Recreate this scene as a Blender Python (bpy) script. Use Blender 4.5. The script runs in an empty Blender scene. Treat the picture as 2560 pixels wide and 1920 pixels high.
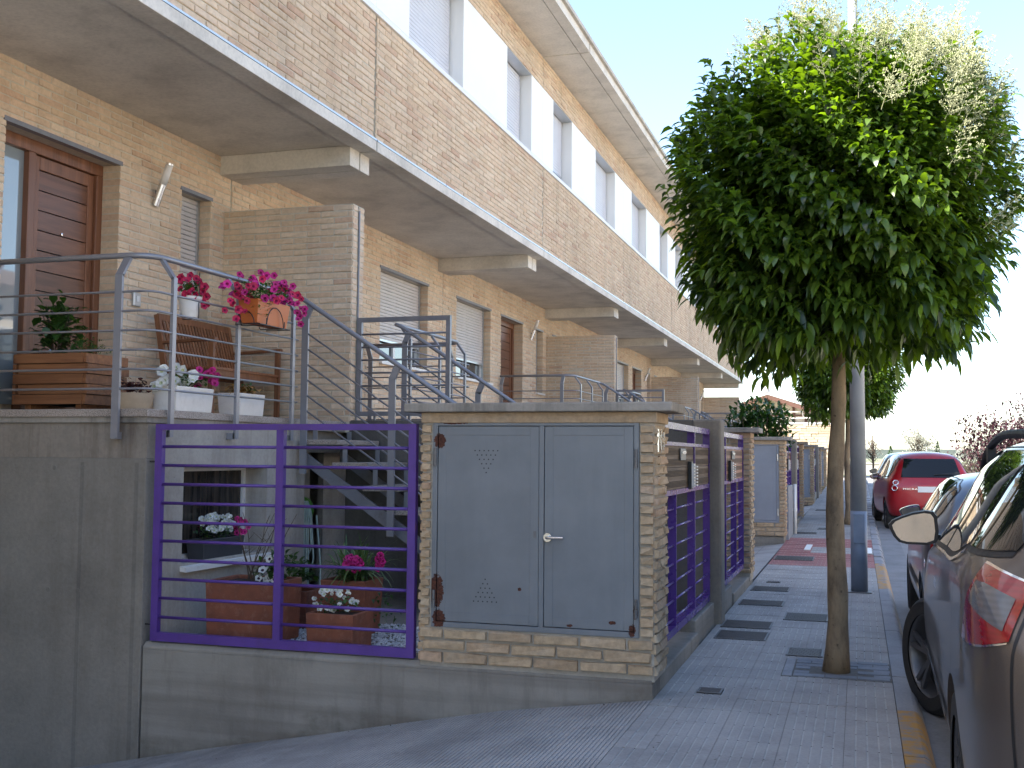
import bpy, bmesh, math, random
from mathutils import Vector, Matrix
from mathutils.bvhtree import BVHTree
random.seed(7)
R = math.radians
scn = bpy.context.scene
COL = scn.collection

# ------------------------------------------------------------------ camera
CAM = Vector((0.0, 0.0, 1.52))
M_RIGHT = Vector((0.95388, 0.29897, 0.00811)); M_RIGHT.normalize()
M_FWD = Vector((-0.29941, 0.95205, 0.06338)); M_FWD = (M_FWD - M_RIGHT * M_FWD.dot(M_RIGHT)).normalized()
M_UP = M_RIGHT.cross(M_FWD).normalized()
cam_d = bpy.data.cameras.new('camera')
cam_o = bpy.data.objects.new('camera', cam_d)
COL.objects.link(cam_o)
cam_o.matrix_world = Matrix(((M_RIGHT.x, M_UP.x, -M_FWD.x, CAM.x), (M_RIGHT.y, M_UP.y, -M_FWD.y, CAM.y),
                             (M_RIGHT.z, M_UP.z, -M_FWD.z, CAM.z), (0, 0, 0, 1)))
cam_d.sensor_width = 36.0
cam_d.lens = 38.81
cam_d.clip_start = 0.05
cam_d.clip_end = 4000
scn.camera = cam_o

# ------------------------------------------------------------------ light
SUN_DIR = Vector((-1.0, -0.70, 1.19)).normalized()      # towards the sun, up behind the houses on the left
sun_el = math.asin(SUN_DIR.z)
sun_az = math.atan2(SUN_DIR.x, SUN_DIR.y)
world = bpy.data.worlds.new('World')
scn.world = world
world.use_nodes = True
wn = world.node_tree
bg = wn.nodes['Background']
sky = wn.nodes.new('ShaderNodeTexSky')
sky.sky_type = 'NISHITA'
sky.sun_disc = False
sky.sun_elevation = sun_el
sky.sun_rotation = sun_az
sky.altitude = 300
sky.air_density = 1.0
sky.dust_density = 1.1
sky.ozone_density = 1.0
wn.links.new(sky.outputs[0], bg.inputs[0])
bg.inputs[1].default_value = 0.15
sun_l = bpy.data.lights.new('sun', 'SUN')
sun_l.energy = 5.0
sun_l.angle = R(0.53)
sun_l.color = (1.0, 0.94, 0.84)
sun_o = bpy.data.objects.new('sun', sun_l)
COL.objects.link(sun_o)
sun_o.rotation_euler = SUN_DIR.to_track_quat('Z', 'Y').to_euler()
vs = scn.view_settings
vs.view_transform = 'Standard'
vs.look = 'None'
vs.gamma = 1.0
vs.use_curve_mapping = False
vs.exposure = 1.77
scn.render.engine = 'CYCLES'
scn.cycles.max_bounces = 7
scn.cycles.diffuse_bounces = 4
scn.cycles.glossy_bounces = 3
scn.cycles.transmission_bounces = 4
scn.cycles.transparent_max_bounces = 6
scn.cycles.use_denoising = True
scn.cycles.caustics_reflective = False
scn.cycles.caustics_refractive = False


def project(p):
    d = Vector(p) - CAM
    z = d.dot(M_FWD)
    if z < 0.05:
        return (-9999, -9999, z)
    f = 2760.0
    return (1280 + f * d.dot(M_RIGHT) / z, 960 - f * d.dot(M_UP) / z, z)


# ------------------------------------------------------------------ mesh helper
ORG = {}


def V(*a):
    return Vector(a)


class MB:
    def __init__(s):
        s.v = []; s.f = []; s.m = []; s.r = []

    def add(s, vs_, fs, mat=0, rnd=0.0):
        b = len(s.v)
        s.v.extend([tuple(p) for p in vs_])
        s.r.extend([rnd] * len(vs_))
        for q in fs:
            s.f.append(tuple(b + i for i in q)); s.m.append(mat)
        return s

    def quad(s, a, b, c, d, mat=0, rnd=0.0):
        return s.add((a, b, c, d), ((0, 1, 2, 3),), mat, rnd)

    def box(s, x0, x1, y0, y1, z0, z1, mat=0, rnd=0.0):
        if x0 > x1: x0, x1 = x1, x0
        if y0 > y1: y0, y1 = y1, y0
        if z0 > z1: z0, z1 = z1, z0
        return s.add(((x0, y0, z0), (x1, y0, z0), (x1, y1, z0), (x0, y1, z0), (x0, y0, z1), (x1, y0, z1), (x1, y1, z1), (x0, y1, z1)),
                     ((3, 2, 1, 0), (4, 5, 6, 7), (0, 1, 5, 4), (1, 2, 6, 5), (2, 3, 7, 6), (3, 0, 4, 7)), mat, rnd)

    def prism(s, pts, axis, a, b, mat=0, rnd=0.0):
        """closed 2d outline swept along axis ('x','y','z') from a to b"""
        def mk(p, t):
            return {'x': (t, p[0], p[1]), 'y': (p[0], t, p[1]), 'z': (p[0], p[1], t)}[axis]
        n = len(pts)
        vs_ = [mk(p, a) for p in pts] + [mk(p, b) for p in pts]
        fs = [tuple(range(n)), tuple(range(2 * n - 1, n - 1, -1))]
        for i in range(n):
            j = (i + 1) % n
            fs.append((i, i + n, j + n, j))
        return s.add(vs_, fs, mat, rnd)

    def beam(s, p0, p1, w, h, up=(0, 0, 1), mat=0, rnd=0.0):
        """rectangular bar from p0 to p1; w across, h along up"""
        p0 = Vector(p0); p1 = Vector(p1)
        d = (p1 - p0).normalized()
        u = Vector(up)
        u = (u - d * u.dot(d))
        if u.length < 1e-5:
            u = Vector((1, 0, 0)) - d * d.x
        u.normalize()
        a = d.cross(u) * (w / 2)
        u = u * (h / 2)
        vs_ = [p0 - a - u, p0 + a - u, p0 + a + u, p0 - a + u, p1 - a - u, p1 + a - u, p1 + a + u, p1 - a + u]
        return s.add(vs_, ((0, 1, 2, 3), (7, 6, 5, 4), (0, 4, 5, 1), (1, 5, 6, 2), (2, 6, 7, 3), (3, 7, 4, 0)), mat, rnd)

    def tube(s, pts, r, n=8, mat=0, caps=True, rnd=0.0):
        pts = [Vector(p) for p in pts]
        rs = r if isinstance(r, (list, tuple)) else [r] * len(pts)
        rings = []
        ref = None
        for i, p in enumerate(pts):
            a = pts[max(i - 1, 0)]; b = pts[min(i + 1, len(pts) - 1)]
            d = (b - a)
            if d.length < 1e-9: d = Vector((0, 0, 1))
            d.normalize()
            if ref is None:
                ref = Vector((0, 0, 1)) if abs(d.z) < 0.9 else Vector((1, 0, 0))
            u = (ref - d * ref.dot(d)).normalized()
            ref = u
            w = d.cross(u)
            rings.append([p + (u * math.cos(2 * math.pi * k / n) + w * math.sin(2 * math.pi * k / n)) * rs[i] for k in range(n)])
        vs_ = [q for g in rings for q in g]
        fs = []
        for i in range(len(rings) - 1):
            for k in range(n):
                k2 = (k + 1) % n
                fs.append((i * n + k, i * n + k2, (i + 1) * n + k2, (i + 1) * n + k))
        if caps:
            fs.append(tuple(range(n - 1, -1, -1)))
            fs.append(tuple(range((len(rings) - 1) * n, len(rings) * n)))
        return s.add(vs_, fs, mat, rnd)

    def lathe(s, prof, c, n=24, axis='z', mat=0, rnd=0.0):
        """prof: list of (radius, height)"""
        vs_ = []
        for r_, h in prof:
            for k in range(n):
                t = 2 * math.pi * k / n
                a, b = r_ * math.cos(t), r_ * math.sin(t)
                q = {'z': (a, b, h), 'x': (h, a, b), 'y': (b, h, a)}[axis]
                vs_.append((c[0] + q[0], c[1] + q[1], c[2] + q[2]))
        fs = []
        for i in range(len(prof) - 1):
            for k in range(n):
                k2 = (k + 1) % n
                fs.append((i * n + k, i * n + k2, (i + 1) * n + k2, (i + 1) * n + k))
        return s.add(vs_, fs, mat, rnd)

    def grid(s, fn, nu, nv, mat=0, rnd=0.0):
        vs_ = [fn(i / nu, j / nv) for j in range(nv + 1) for i in range(nu + 1)]
        fs = []
        for j in range(nv):
            for i in range(nu):
                a = j * (nu + 1) + i
                fs.append((a, a + 1, a + nu + 2, a + nu + 1))
        return s.add(vs_, fs, mat, rnd)

    def mesh(s, name, mats, org=(0, 0, 0), smooth=False):
        me = bpy.data.meshes.new(name)
        o = Vector(org)
        me.from_pydata([(p[0] - o.x, p[1] - o.y, p[2] - o.z) for p in s.v], [], s.f)
        for m_ in (mats if isinstance(mats, (list, tuple)) else [mats]):
            me.materials.append(m_)
        if any(s.m):
            me.polygons.foreach_set('material_index', s.m)
        if any(s.r):
            at = me.attributes.new('rnd', 'FLOAT', 'POINT')
            at.data.foreach_set('value', s.r)
        if smooth:
            me.polygons.foreach_set('use_smooth', [True] * len(s.f))
        me.validate()
        me.update()
        return me

    def build(s, name, mats, parent=None, smooth=False, bevel=0.0, org=None, fix=False, auto=None):
        if parent is not None:
            o_ = ORG[parent.name]
        else:
            o_ = Vector(org) if org is not None else Vector((0, 0, 0))
        me = s.mesh(name, mats, o_, smooth)
        if fix:
            bm = bmesh.new(); bm.from_mesh(me)
            bmesh.ops.recalc_face_normals(bm, faces=bm.faces)
            bm.to_mesh(me); bm.free()
        ob = bpy.data.objects.new(name, me)
        COL.objects.link(ob)
        if parent is not None:
            ob.parent = parent
        else:
            ob.location = o_
        ORG[ob.name] = o_
        if auto is not None:
            me.polygons.foreach_set('use_smooth', [True] * len(me.polygons))
            me.set_sharp_from_angle(angle=R(auto))
        if bevel:
            bv = ob.modifiers.new('bevel', 'BEVEL')
            bv.width = bevel; bv.segments = 2; bv.limit_method = 'ANGLE'; bv.angle_limit = R(40)
        return ob


def inst(name, me, parent, loc, rot=(0, 0, 0), scale=(1, 1, 1)):
    """a part that shares its mesh; loc in world coordinates"""
    ob = bpy.data.objects.new(name, me)
    COL.objects.link(ob)
    o_ = ORG[parent.name] if parent is not None else Vector((0, 0, 0))
    ob.parent = parent
    ob.location = Vector(loc) - o_
    ob.rotation_euler = rot
    ob.scale = scale
    ORG[ob.name] = o_
    return ob


def tag(o, label, cat, group=None):
    o['label'] = label
    o['category'] = cat
    if group: o['group'] = group
    return o


def structure(o):
    o['kind'] = 'structure'
    return o


def stuff(o):
    o['kind'] = 'stuff'
    return o


def thing(name, loc, label, cat, group=None):
    o = bpy.data.objects.new(name, None)
    o.empty_display_size = 0.2
    COL.objects.link(o)
    o.location = loc
    ORG[o.name] = Vector(loc)
    return tag(o, label, cat, group)


def fillet(pts, r, n=6):
    pts = [Vector(p) for p in pts]
    out = [pts[0]]
    for i in range(1, len(pts) - 1):
        a, b, c = pts[i - 1], pts[i], pts[i + 1]
        d1 = (a - b).normalized(); d2 = (c - b).normalized()
        rr = min(r, (a - b).length * .45, (c - b).length * .45)
        p0 = b + d1 * rr; p1 = b + d2 * rr
        for k in range(n + 1):
            t = k / n
            out.append(p0.lerp(b, t).lerp(b.lerp(p1, t), t))
    out.append(pts[-1])
    return out
# ------------------------------------------------------------------ materials
MATS = {}


class NT:
    def __init__(s, name):
        s.mat = bpy.data.materials.new(name)
        s.mat.use_nodes = True
        s.nt = s.mat.node_tree
        s.b = s.nt.nodes['Principled BSDF']
        s._pos = None

    def n(s, t, **kw):
        x = s.nt.nodes.new(t)
        for k, v in kw.items(): setattr(x, k, v)
        return x

    def l(s, a, b):
        s.nt.links.new(a, b)

    def val(s, x, sock):
        if hasattr(x, 'is_linked') or hasattr(x, 'links'):
            s.l(x, sock)
        else:
            sock.default_value = x

    def pos(s):
        if s._pos is None:
            s._pos = s.n('ShaderNodeNewGeometry').outputs['Position']
        return s._pos

    def mapping(s, scale=(1, 1, 1), src=None):
        m = s.n('ShaderNodeMapping')
        m.inputs['Scale'].default_value = scale
        s.l(src or s.pos(), m.inputs[0])
        return m.outputs[0]

    def noise(s, scale, detail=4, rough=.55, vec=None, dist=0.0):
        x = s.n('ShaderNodeTexNoise')
        x.inputs['Scale'].default_value = scale
        x.inputs['Detail'].default_value = detail
        x.inputs['Roughness'].default_value = rough
        x.inputs['Distortion'].default_value = dist
        s.l(vec or s.pos(), x.inputs['Vector'])
        return x.outputs['Fac']

    def ramp(s, fac, stops, interp='LINEAR'):
        x = s.n('ShaderNodeValToRGB')
        cr = x.color_ramp
        cr.interpolation = interp
        while len(cr.elements) < len(stops): cr.elements.new(0.5)
        for e, (p, c) in zip(cr.elements, stops):
            e.position = p
            e.color = (c, c, c, 1) if isinstance(c, (int, float)) else (*c, 1)
        s.l(fac, x.inputs[0])
        return x.outputs[0]

    def math(s, op, a, b=0.0, c=0.0, clamp=False):
        x = s.n('ShaderNodeMath', operation=op)
        x.use_clamp = clamp
        s.val(a, x.inputs[0]); s.val(b, x.inputs[1]); s.val(c, x.inputs[2])
        return x.outputs[0]

    def mix(s, fac, a, b, mode='MIX'):
        x = s.n('ShaderNodeMix', data_type='RGBA', blend_type=mode)
        s.val(fac, x.inputs[0])
        for q, k in ((a, 6), (b, 7)):
            if isinstance(q, (tuple, list)): x.inputs[k].default_value = (*q[:3], 1)
            else: s.l(q, x.inputs[k])
        return x.outputs[2]

    def bump(s, h, strength=.3, dist=.01):
        x = s.n('ShaderNodeBump')
        x.inputs['Strength'].default_value = strength
        x.inputs['Distance'].default_value = dist
        s.l(h, x.inputs['Height'])
        s.l(x.outputs[0], s.b.inputs['Normal'])

    def set(s, col=None, rough=None, metal=None, **kw):
        if col is not None:
            if isinstance(col, (tuple, list)): s.b.inputs['Base Color'].default_value = (*col, 1)
            else: s.l(col, s.b.inputs['Base Color'])
        if rough is not None: s.val(rough, s.b.inputs['Roughness'])
        if metal is not None: s.val(metal, s.b.inputs['Metallic'])
        for k, v in kw.items(): s.val(v, s.b.inputs[k])
        return s


def paint(name, col, rough=.45, var=.12, nscale=9.0, dirt=None, dirt_amt=.5, metal=0.0, bump=0.0, spec=None):
    """painted / plain surface: colour with uneven wear and a little relief"""
    t = NT(name)
    f = t.noise(nscale, 5, .6)
    lo = tuple(c * (1 - var) for c in col); hi = tuple(min(1, c * (1 + var)) for c in col)
    c = t.ramp(f, ((.3, lo), (.7, hi)))
    if dirt:
        g = t.ramp(t.noise(nscale * 2.3, 8, .7), ((.52, 0), (.72, 1)))
        c = t.mix(t.math('MULTIPLY', g, dirt_amt), c, dirt)
    t.set(c, rough, metal)
    if spec is not None: t.set(**{'Specular IOR Level': spec})
    rr = t.math('MULTIPLY_ADD', f, .25, rough - .12)
    t.l(rr, t.b.inputs['Roughness'])
    if bump: t.bump(t.noise(nscale * 14, 4, .6), bump, .004)
    MATS[name] = t.mat
    return t.mat


def brick_mat(name, stops, dark=.80, bump=.4):
    t = NT(name)
    oi = t.n('ShaderNodeObjectInfo').outputs['Random']
    at = t.n('ShaderNodeAttribute', attribute_name='rnd').outputs['Fac']
    f = t.math('FRACT', t.math('ADD', oi, at))
    c = t.ramp(f, stops)
    n1 = t.noise(26, 5, .65)
    n2 = t.noise(5, 3, .6)
    c = t.mix(1.0, c, t.ramp(n1, ((.25, dark), (.6, 1.0), (.8, 1.06))), 'MULTIPLY')
    c = t.mix(t.ramp(n2, ((.5, 0.0), (.75, .3))), c, (.55, .48, .39))
    c = t.mix(1.0, c, t.ramp(t.noise(.55, 5, .6), ((.3, .84), (.55, 1.0), (.75, 1.05))), 'MULTIPLY')
    sv = t.mapping((3.2, 3.2, .35))
    c = t.mix(1.0, c, t.ramp(t.noise(1.0, 5, .65, sv), ((.32, .86), (.5, 1.0))), 'MULTIPLY')
    t.set(c, .88, **{'Specular IOR Level': .25})
    t.bump(t.math('ADD', t.noise(45, 5, .7), t.math('MULTIPLY', t.noise(12, 3, .6), 1.2)), bump, .006)
    MATS[name] = t.mat
    return t.mat


BRICK = brick_mat('brick', ((0, (.67, .505, .35)), (.2, (.73, .56, .40)), (.42, (.67, .49, .345)), (.6, (.76, .60, .44)), (.8, (.70, .525, .37)), (.93, (.61, .41, .29)), (1, (.74, .57, .41))))
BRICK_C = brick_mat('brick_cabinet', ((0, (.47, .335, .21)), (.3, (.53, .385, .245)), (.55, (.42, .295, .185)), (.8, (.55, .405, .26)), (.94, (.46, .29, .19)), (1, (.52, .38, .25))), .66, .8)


def concrete(name, col, stain=(.16, .14, .12), stain_amt=.5, streak=True, board=0.0, bump=.35):
    t = NT(name)
    a = t.noise(1.6, 6, .65)
    b = t.noise(34, 4, .6)
    c = t.ramp(a, ((.28, tuple(k * .74 for k in col)), (.5, col), (.74, tuple(min(1, k * 1.18) for k in col))))
    c = t.mix(1.0, c, t.ramp(b, ((.2, .84), (.6, 1.02))), 'MULTIPLY')
    if streak:
        sv = t.mapping((5.5, 5.5, .55))
        g = t.ramp(t.noise(1.0, 6, .7, sv), ((.50, 0), (.72, 1)))
        c = t.mix(t.math('MULTIPLY', g, stain_amt), c, stain)
    # pits left by air bubbles
    vo = t.n('ShaderNodeTexVoronoi', feature='F1')
    vo.inputs['Scale'].default_value = 17
    t.l(t.pos(), vo.inputs['Vector'])
    pit = t.ramp(vo.outputs['Distance'], ((.05, 1), (.085, 0)))
    gate = t.ramp(t.noise(6, 2), ((.52, 0), (.62, 1)))
    pm = t.math('MULTIPLY', pit, gate)
    c = t.mix(t.math('MULTIPLY', pm, .65), c, tuple(k * .35 for k in col))
    h = t.math('SUBTRACT', t.noise(60, 4, .6), pm)
    if board:
        bv = t.mapping((.6, .6, 14))
        h = t.math('ADD', h, t.math('MULTIPLY', t.noise(1.0, 3, .5, bv), board))
        c = t.mix(t.math('MULTIPLY', t.ramp(t.noise(1.0, 3, .5, bv), ((.45, 0), (.7, 1))), .4), c, stain)
    t.set(c, .9, **{'Specular IOR Level': .25})
    t.bump(h, bump, .006)
    MATS[name] = t.mat
    return t.mat


CONC = concrete('concrete_wall', (.222, .20, .173), (.13, .11, .09), .38)
CONC_B = concrete('concrete_boarded', (.26, .238, .208), (.13, .11, .09), .5, True, 1.2)
CONC_S = concrete('concrete_soffit', (.70, .65, .575), (.52, .43, .33), .3, False, 0, .2)
CONC_L = concrete('concrete_light', (.52, .48, .42), (.33, .29, .24), .5)
CONC_W = concrete('concrete_rendered', (.42, .38, .335), (.22, .19, .16), .5)
CAPM = concrete('cap_stone', (.30, .27, .235), (.09, .08, .07), .75)
MORTAR = paint('mortar', (.56, .50, .41), .95, .12, 22, bump=.5)
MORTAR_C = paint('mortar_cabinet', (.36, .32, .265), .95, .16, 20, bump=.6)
GRANITE = None


def speckled(name, base, spots, scale=170):
    t = NT(name)
    c = t.ramp(t.noise(scale, 2, .5), ((.36, spots[0]), (.44, base), (.56, base), (.66, spots[1])))
    c = t.mix(1.0, c, t.ramp(t.noise(3, 5, .6), ((.3, .78), (.7, 1.06))), 'MULTIPLY')
    t.set(c, .62, **{'Specular IOR Level': .3})
    t.bump(t.noise(scale, 2), .15, .002)
    MATS[name] = t.mat
    return t.mat


GRANITE = speckled('speckled_stone', (.36, .30, .26), ((.13, .10, .085), (.50, .44, .39)))
PURPLE = paint('purple_paint', (.09, .04, .235), .38, .10, 7, (.06, .03, .12), .35, 0, .06)
PURPLE_D = paint('purple_gate_paint', (.09, .04, .23), .27, .06, 3)
GREY_M = paint('grey_metal_paint', (.20, .20, .225), .34, .1, 8, (.13, .12, .115), .45, .25)
GREY_R = paint('grey_rail_paint', (.25, .25, .275), .32, .07, 4, metal=.3)
ALU = paint('aluminium', (.55, .57, .60), .32, .06, 6, metal=.85)
STEEL = paint('steel_bright', (.72, .72, .74), .22, .06, 30, metal=1.0)
WHITE = paint('white_panel', (.86, .85, .83), .5, .025, 1.2)
WHITE_P = paint('white_plastic', (.76, .73, .70), .42, .05, 6, (.45, .4, .34), .3)
SHUT = paint('shutter_slat', (.62, .62, .66), .42, .04, 3, (.42, .40, .38), .25)
SHUT_W = paint('shutter_slat_warm', (.58, .54, .52), .42, .05, 3, (.4, .36, .33), .3)
FRAME_W = paint('window_frame_white', (.74, .74, .74), .4, .04, 5)
BLACK = paint('black_metal', (.02, .02, .022), .4, .1, 8)
RUBBER = paint('tyre_rubber', (.018, .018, .019), .8, .2, 30, (.06, .055, .05), .5)
SOIL = paint('soil', (.035, .025, .018), .95, .3, 30, bump=.8)
TERRA = paint('terracotta', (.21, .07, .04), .78, .25, 7, (.34, .19, .14), .5, 0, .25)
TERRA_P = paint('terracotta_plastic', (.50, .13, .03), .45, .06, 6)
GREYPOT = paint('grey_pot', (.05, .05, .055), .55, .15, 12)
BEIGEPOT = paint('beige_pot', (.42, .33, .24), .7, .12, 9)
GREEN_P = paint('green_plastic', (.12, .33, .05), .4, .06, 9)
HOSE = paint('hose', (.45, .55, .50), .4, .06, 9)
BLUE_P = paint('blue_plastic', (.02, .11, .28), .4, .06, 9)


def wood(name, a, b, axis=1, rough=.42, sc=1.0, groove=None):
    t = NT(name)
    s = [26 * sc, 26 * sc, 26 * sc]
    s[axis] = 1.6 * sc
    v = t.mapping(tuple(s))
    n = t.noise(1.0, 5, .62, v, .6)
    c = t.ramp(n, ((.28, a), (.5, tuple((x + y) / 2 for x, y in zip(a, b))), (.72, b)))
    oi = t.n('ShaderNodeObjectInfo').outputs['Random']
    c = t.mix(1.0, c, t.ramp(oi, ((0, .82), (1, 1.12))), 'MULTIPLY')
    t.set(c, rough, **{'Specular IOR Level': .4})
    t.bump(n, .12, .004)
    MATS[name] = t.mat
    return t.mat


DOORW = wood('door_wood', (.10, .040, .022), (.215, .092, .050), 1, .33)
DOORF = wood('door_frame_wood', (.13, .052, .027), (.255, .112, .060), 2, .36)
BENCHW = wood('bench_wood', (.15, .055, .025), (.30, .13, .06), 2, .5)
PLANTW = wood('planter_wood', (.17, .065, .028), (.32, .14, .06), 0, .55)
GATEW_OLD = wood('gate_wood_weathered', (.085, .06, .042), (.21, .155, .11), 1, .75)
GATEW_NEW = wood('gate_wood_red', (.17, .06, .032), (.32, .135, .072), 1, .5)


def glass(name, tint=(.02, .025, .03), rough=.02, spec=.8, coat=.6):
    t = NT(name)
    t.set(tint, rough, **{'Specular IOR Level': spec})
    t.b.inputs['Coat Weight'].default_value = coat
    t.b.inputs['Coat Roughness'].default_value = .01
    MATS[name] = t.mat
    return t.mat


GLASS = glass('window_glass', (.03, .035, .04))
CARGLASS = glass('car_glass', (.010, .012, .014), .02, .35, 0.0)


def curtain():
    t = NT('dark_curtain_behind_glass')
    v = t.mapping((1, 26, .3))
    c = t.ramp(t.noise(1.0, 3, .5, v), ((.35, (.015, .013, .012)), (.65, (.06, .05, .042))))
    t.set(c, .1, **{'Specular IOR Level': .4})
    return t.mat


CURTAIN = curtain()
SIDEGLASS = glass('side_panel_glass', (.26, .30, .32), .03, .9)


def tiles_mat(name, col, dust):
    t = NT(name)
    oi = t.n('ShaderNodeObjectInfo').outputs['Random']
    at = t.n('ShaderNodeAttribute', attribute_name='rnd').outputs['Fac']
    f = t.math('FRACT', t.math('ADD', oi, at))
    c = t.ramp(f, ((0, tuple(k * .95 for k in col)), (.5, col), (1, tuple(k * 1.05 for k in col))))
    c = t.mix(1.0, c, t.ramp(t.noise(2.2, 6, .65), ((.28, .74), (.55, 1.0), (.75, 1.1))), 'MULTIPLY')
    c = t.mix(1.0, c, t.ramp(t.noise(60, 3, .6), ((.25, .84), (.65, 1.05))), 'MULTIPLY')
    st = t.ramp(t.noise(9, 3, .5), ((.66, 0), (.74, .4)))
    big = t.ramp(t.noise(.7, 5, .65, None, .8), ((.35, .80), (.5, 1.0), (.7, 1.05)))
    c = t.mix(1.0, c, big, 'MULTIPLY')
    vo = t.n('ShaderNodeTexVoronoi'); vo.inputs['Scale'].default_value = 4.5; t.l(t.pos(), vo.inputs['Vector'])
    gum = t.math('MULTIPLY', t.ramp(vo.outputs['Distance'], ((.06, 1), (.09, 0))), t.ramp(t.noise(1.7, 2), ((.5, 0), (.58, 1))))
    c = t.mix(t.math('MULTIPLY', gum, .45), c, tuple(k * .5 for k in col))
    c = t.mix(st, c, tuple(k * .45 for k in col))
    t.set(c, .8, **{'Specular IOR Level': .3})
    t.bump(t.noise(120, 3, .6), .25, .002)
    MATS[name] = t.mat
    return t.mat


TILE = tiles_mat('paving_tile', (.37, .345, .325), 0)
TILE_G = tiles_mat('paving_groove_dust', (.47, .445, .42), 0)
TILE_R = tiles_mat('paving_tile_red', (.38, .165, .15), 0)
TILE_RG = tiles_mat('paving_groove_red', (.46, .25, .23), 0)
TILE_RAMP = tiles_mat('ramp_tile', (.42, .39, .365), 0)
TILE_RAMPG = tiles_mat('ramp_groove', (.33, .315, .30), 0)
PAVER = tiles_mat('tree_pit_paver', (.25, .265, .30), 0)
KERB = tiles_mat('kerb_stone', (.31, .31, .325), 0)
JOINT = paint('joint_dirt', (.12, .112, .10), .95, .3, 30)
IRON = paint('cast_iron', (.085, .072, .066), .6, .3, 14, (.11, .085, .07), .5, .3, .3)


def asphalt():
    t = NT('asphalt')
    c = t.ramp(t.noise(240, 2, .5), ((.3, (.17, .17, .17)), (.62, (.29, .285, .28))))
    c = t.mix(1.0, c, t.ramp(t.noise(.8, 6, .6), ((.3, .8), (.7, 1.15))), 'MULTIPLY')
    t.set(c, .9)
    t.bump(t.noise(240, 2), .4, .004)
    return t.mat


ASPH = asphalt()


def yellow_paint():
    t = NT('worn_yellow_kerb_paint')
    w = t.ramp(t.noise(9, 7, .7), ((.40, 0), (.56, 1)))
    c = t.mix(w, (.23, .22, .22), (.46, .235, .045))
    t.set(c, .75)
    t.bump(t.noise(80, 3), .3, .003)
    return t.mat


YELLOW = yellow_paint()


def leaf_mat(name, a, b, trans=.35, rough=.32, tint=(1.15, 1.15, 1.0)):
    t = NT(name)
    oi = t.n('ShaderNodeObjectInfo').outputs['Random']
    at = t.n('ShaderNodeAttribute', attribute_name='rnd').outputs['Fac']
    f = t.math('FRACT', t.math('ADD', oi, at))
    c = t.ramp(f, ((0, a), (.8, b), (1, tuple(k * 1.25 for k in b))))
    t.set(c, rough, **{'Specular IOR Level': .5})
    tr = t.n('ShaderNodeBsdfTranslucent')
    tc = t.mix(1.0, c, tint, 'MULTIPLY')
    t.l(tc, tr.inputs[0])
    ms = t.n('ShaderNodeMixShader')
    ms.inputs[0].default_value = trans
    t.l(t.b.outputs[0], ms.inputs[1])
    t.l(tr.outputs[0], ms.inputs[2])
    t.l(ms.outputs[0], t.nt.nodes['Material Output'].inputs[0])
    MATS[name] = t.mat
    return t.mat


LEAF = leaf_mat('tree_leaf', (.014, .034, .008), (.088, .148, .022), .32, .30, (3.4, 3.4, .5))
LEAF_P = leaf_mat('plant_leaf', (.025, .07, .015), (.06, .14, .03), .3, .45, (1.6, 1.9, .5))
LEAF_D = leaf_mat('shrub_leaf', (.02, .05, .012), (.05, .11, .025), .3, .35, (1.6, 1.9, .5))
GRASSY = leaf_mat('grass_blade', (.05, .11, .03), (.13, .20, .07), .3, .4)
BLOSSOM = leaf_mat('tree_blossom', (.36, .38, .21), (.56, .57, .36), .3, .7)
REDLEAF = leaf_mat('plum_leaf', (.035, .010, .015), (.075, .027, .034), .15, .5)
PALEB = leaf_mat('pale_spring_leaf', (.34, .34, .28), (.50, .50, .43), .4, .6)
PETAL_M = leaf_mat('petal_magenta', (.42, .012, .15), (.62, .03, .27), .25, .55)
PETAL_R = leaf_mat('petal_crimson', (.42, .012, .065), (.60, .02, .10), .25, .55)
PETAL_W = leaf_mat('petal_white', (.70, .72, .72), (.82, .82, .80), .3, .6)
PETAL_T = leaf_mat('wilted_leaf', (.32, .17, .05), (.46, .27, .10), .3, .7)
PETAL_D = leaf_mat('dark_red_leaf', (.05, .012, .014), (.09, .025, .025), .2, .6)
CENTRE_D = paint('flower_eye', (.03, .006, .03), .6)
BARK = None


def bark(name, a, b):
    t = NT(name)
    v = t.mapping((9, 9, 3.2))
    n = t.noise(1.0, 6, .65, v)
    c = t.ramp(n, ((.3, a), (.55, b), (.75, tuple(k * 1.25 for k in b))))
    sp = t.ramp(t.noise(26, 4, .6), ((.62, 0), (.70, 1)))
    c = t.mix(t.math('MULTIPLY', sp, .7), c, tuple(k * .4 for k in a))
    t.set(c, .85)
    t.bump(t.math('ADD', n, t.noise(40, 4, .6)), .5, .008)
    return t.mat


BARK = bark('bark', (.085, .058, .036), (.235, .168, .10))
BARK_D = bark('bark_dark', (.05, .035, .025), (.10, .07, .05))
# ------------------------------------------------------------------ the ground
XF = -1.16          # street line of the front walls
XK = 0.187          # inner edge of the kerb
W = 5.96            # width of one house
J0 = 9.65           # party wall between the first and the second house


def gz(y):
    """the street climbs a little after the second driveway"""
    return 0.0 if y < 16 else min(.0125 * (y - 16), .40)


def field_mat():
    t = NT('dry_field')
    c = t.ramp(t.noise(.05, 6, .6), ((.35, (.24, .22, .15)), (.5, (.17, .19, .09)), (.68, (.32, .28, .19))))
    t.set(c, .95)
    t.bump(t.noise(3, 5), .3, .05)
    return t.mat


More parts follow.
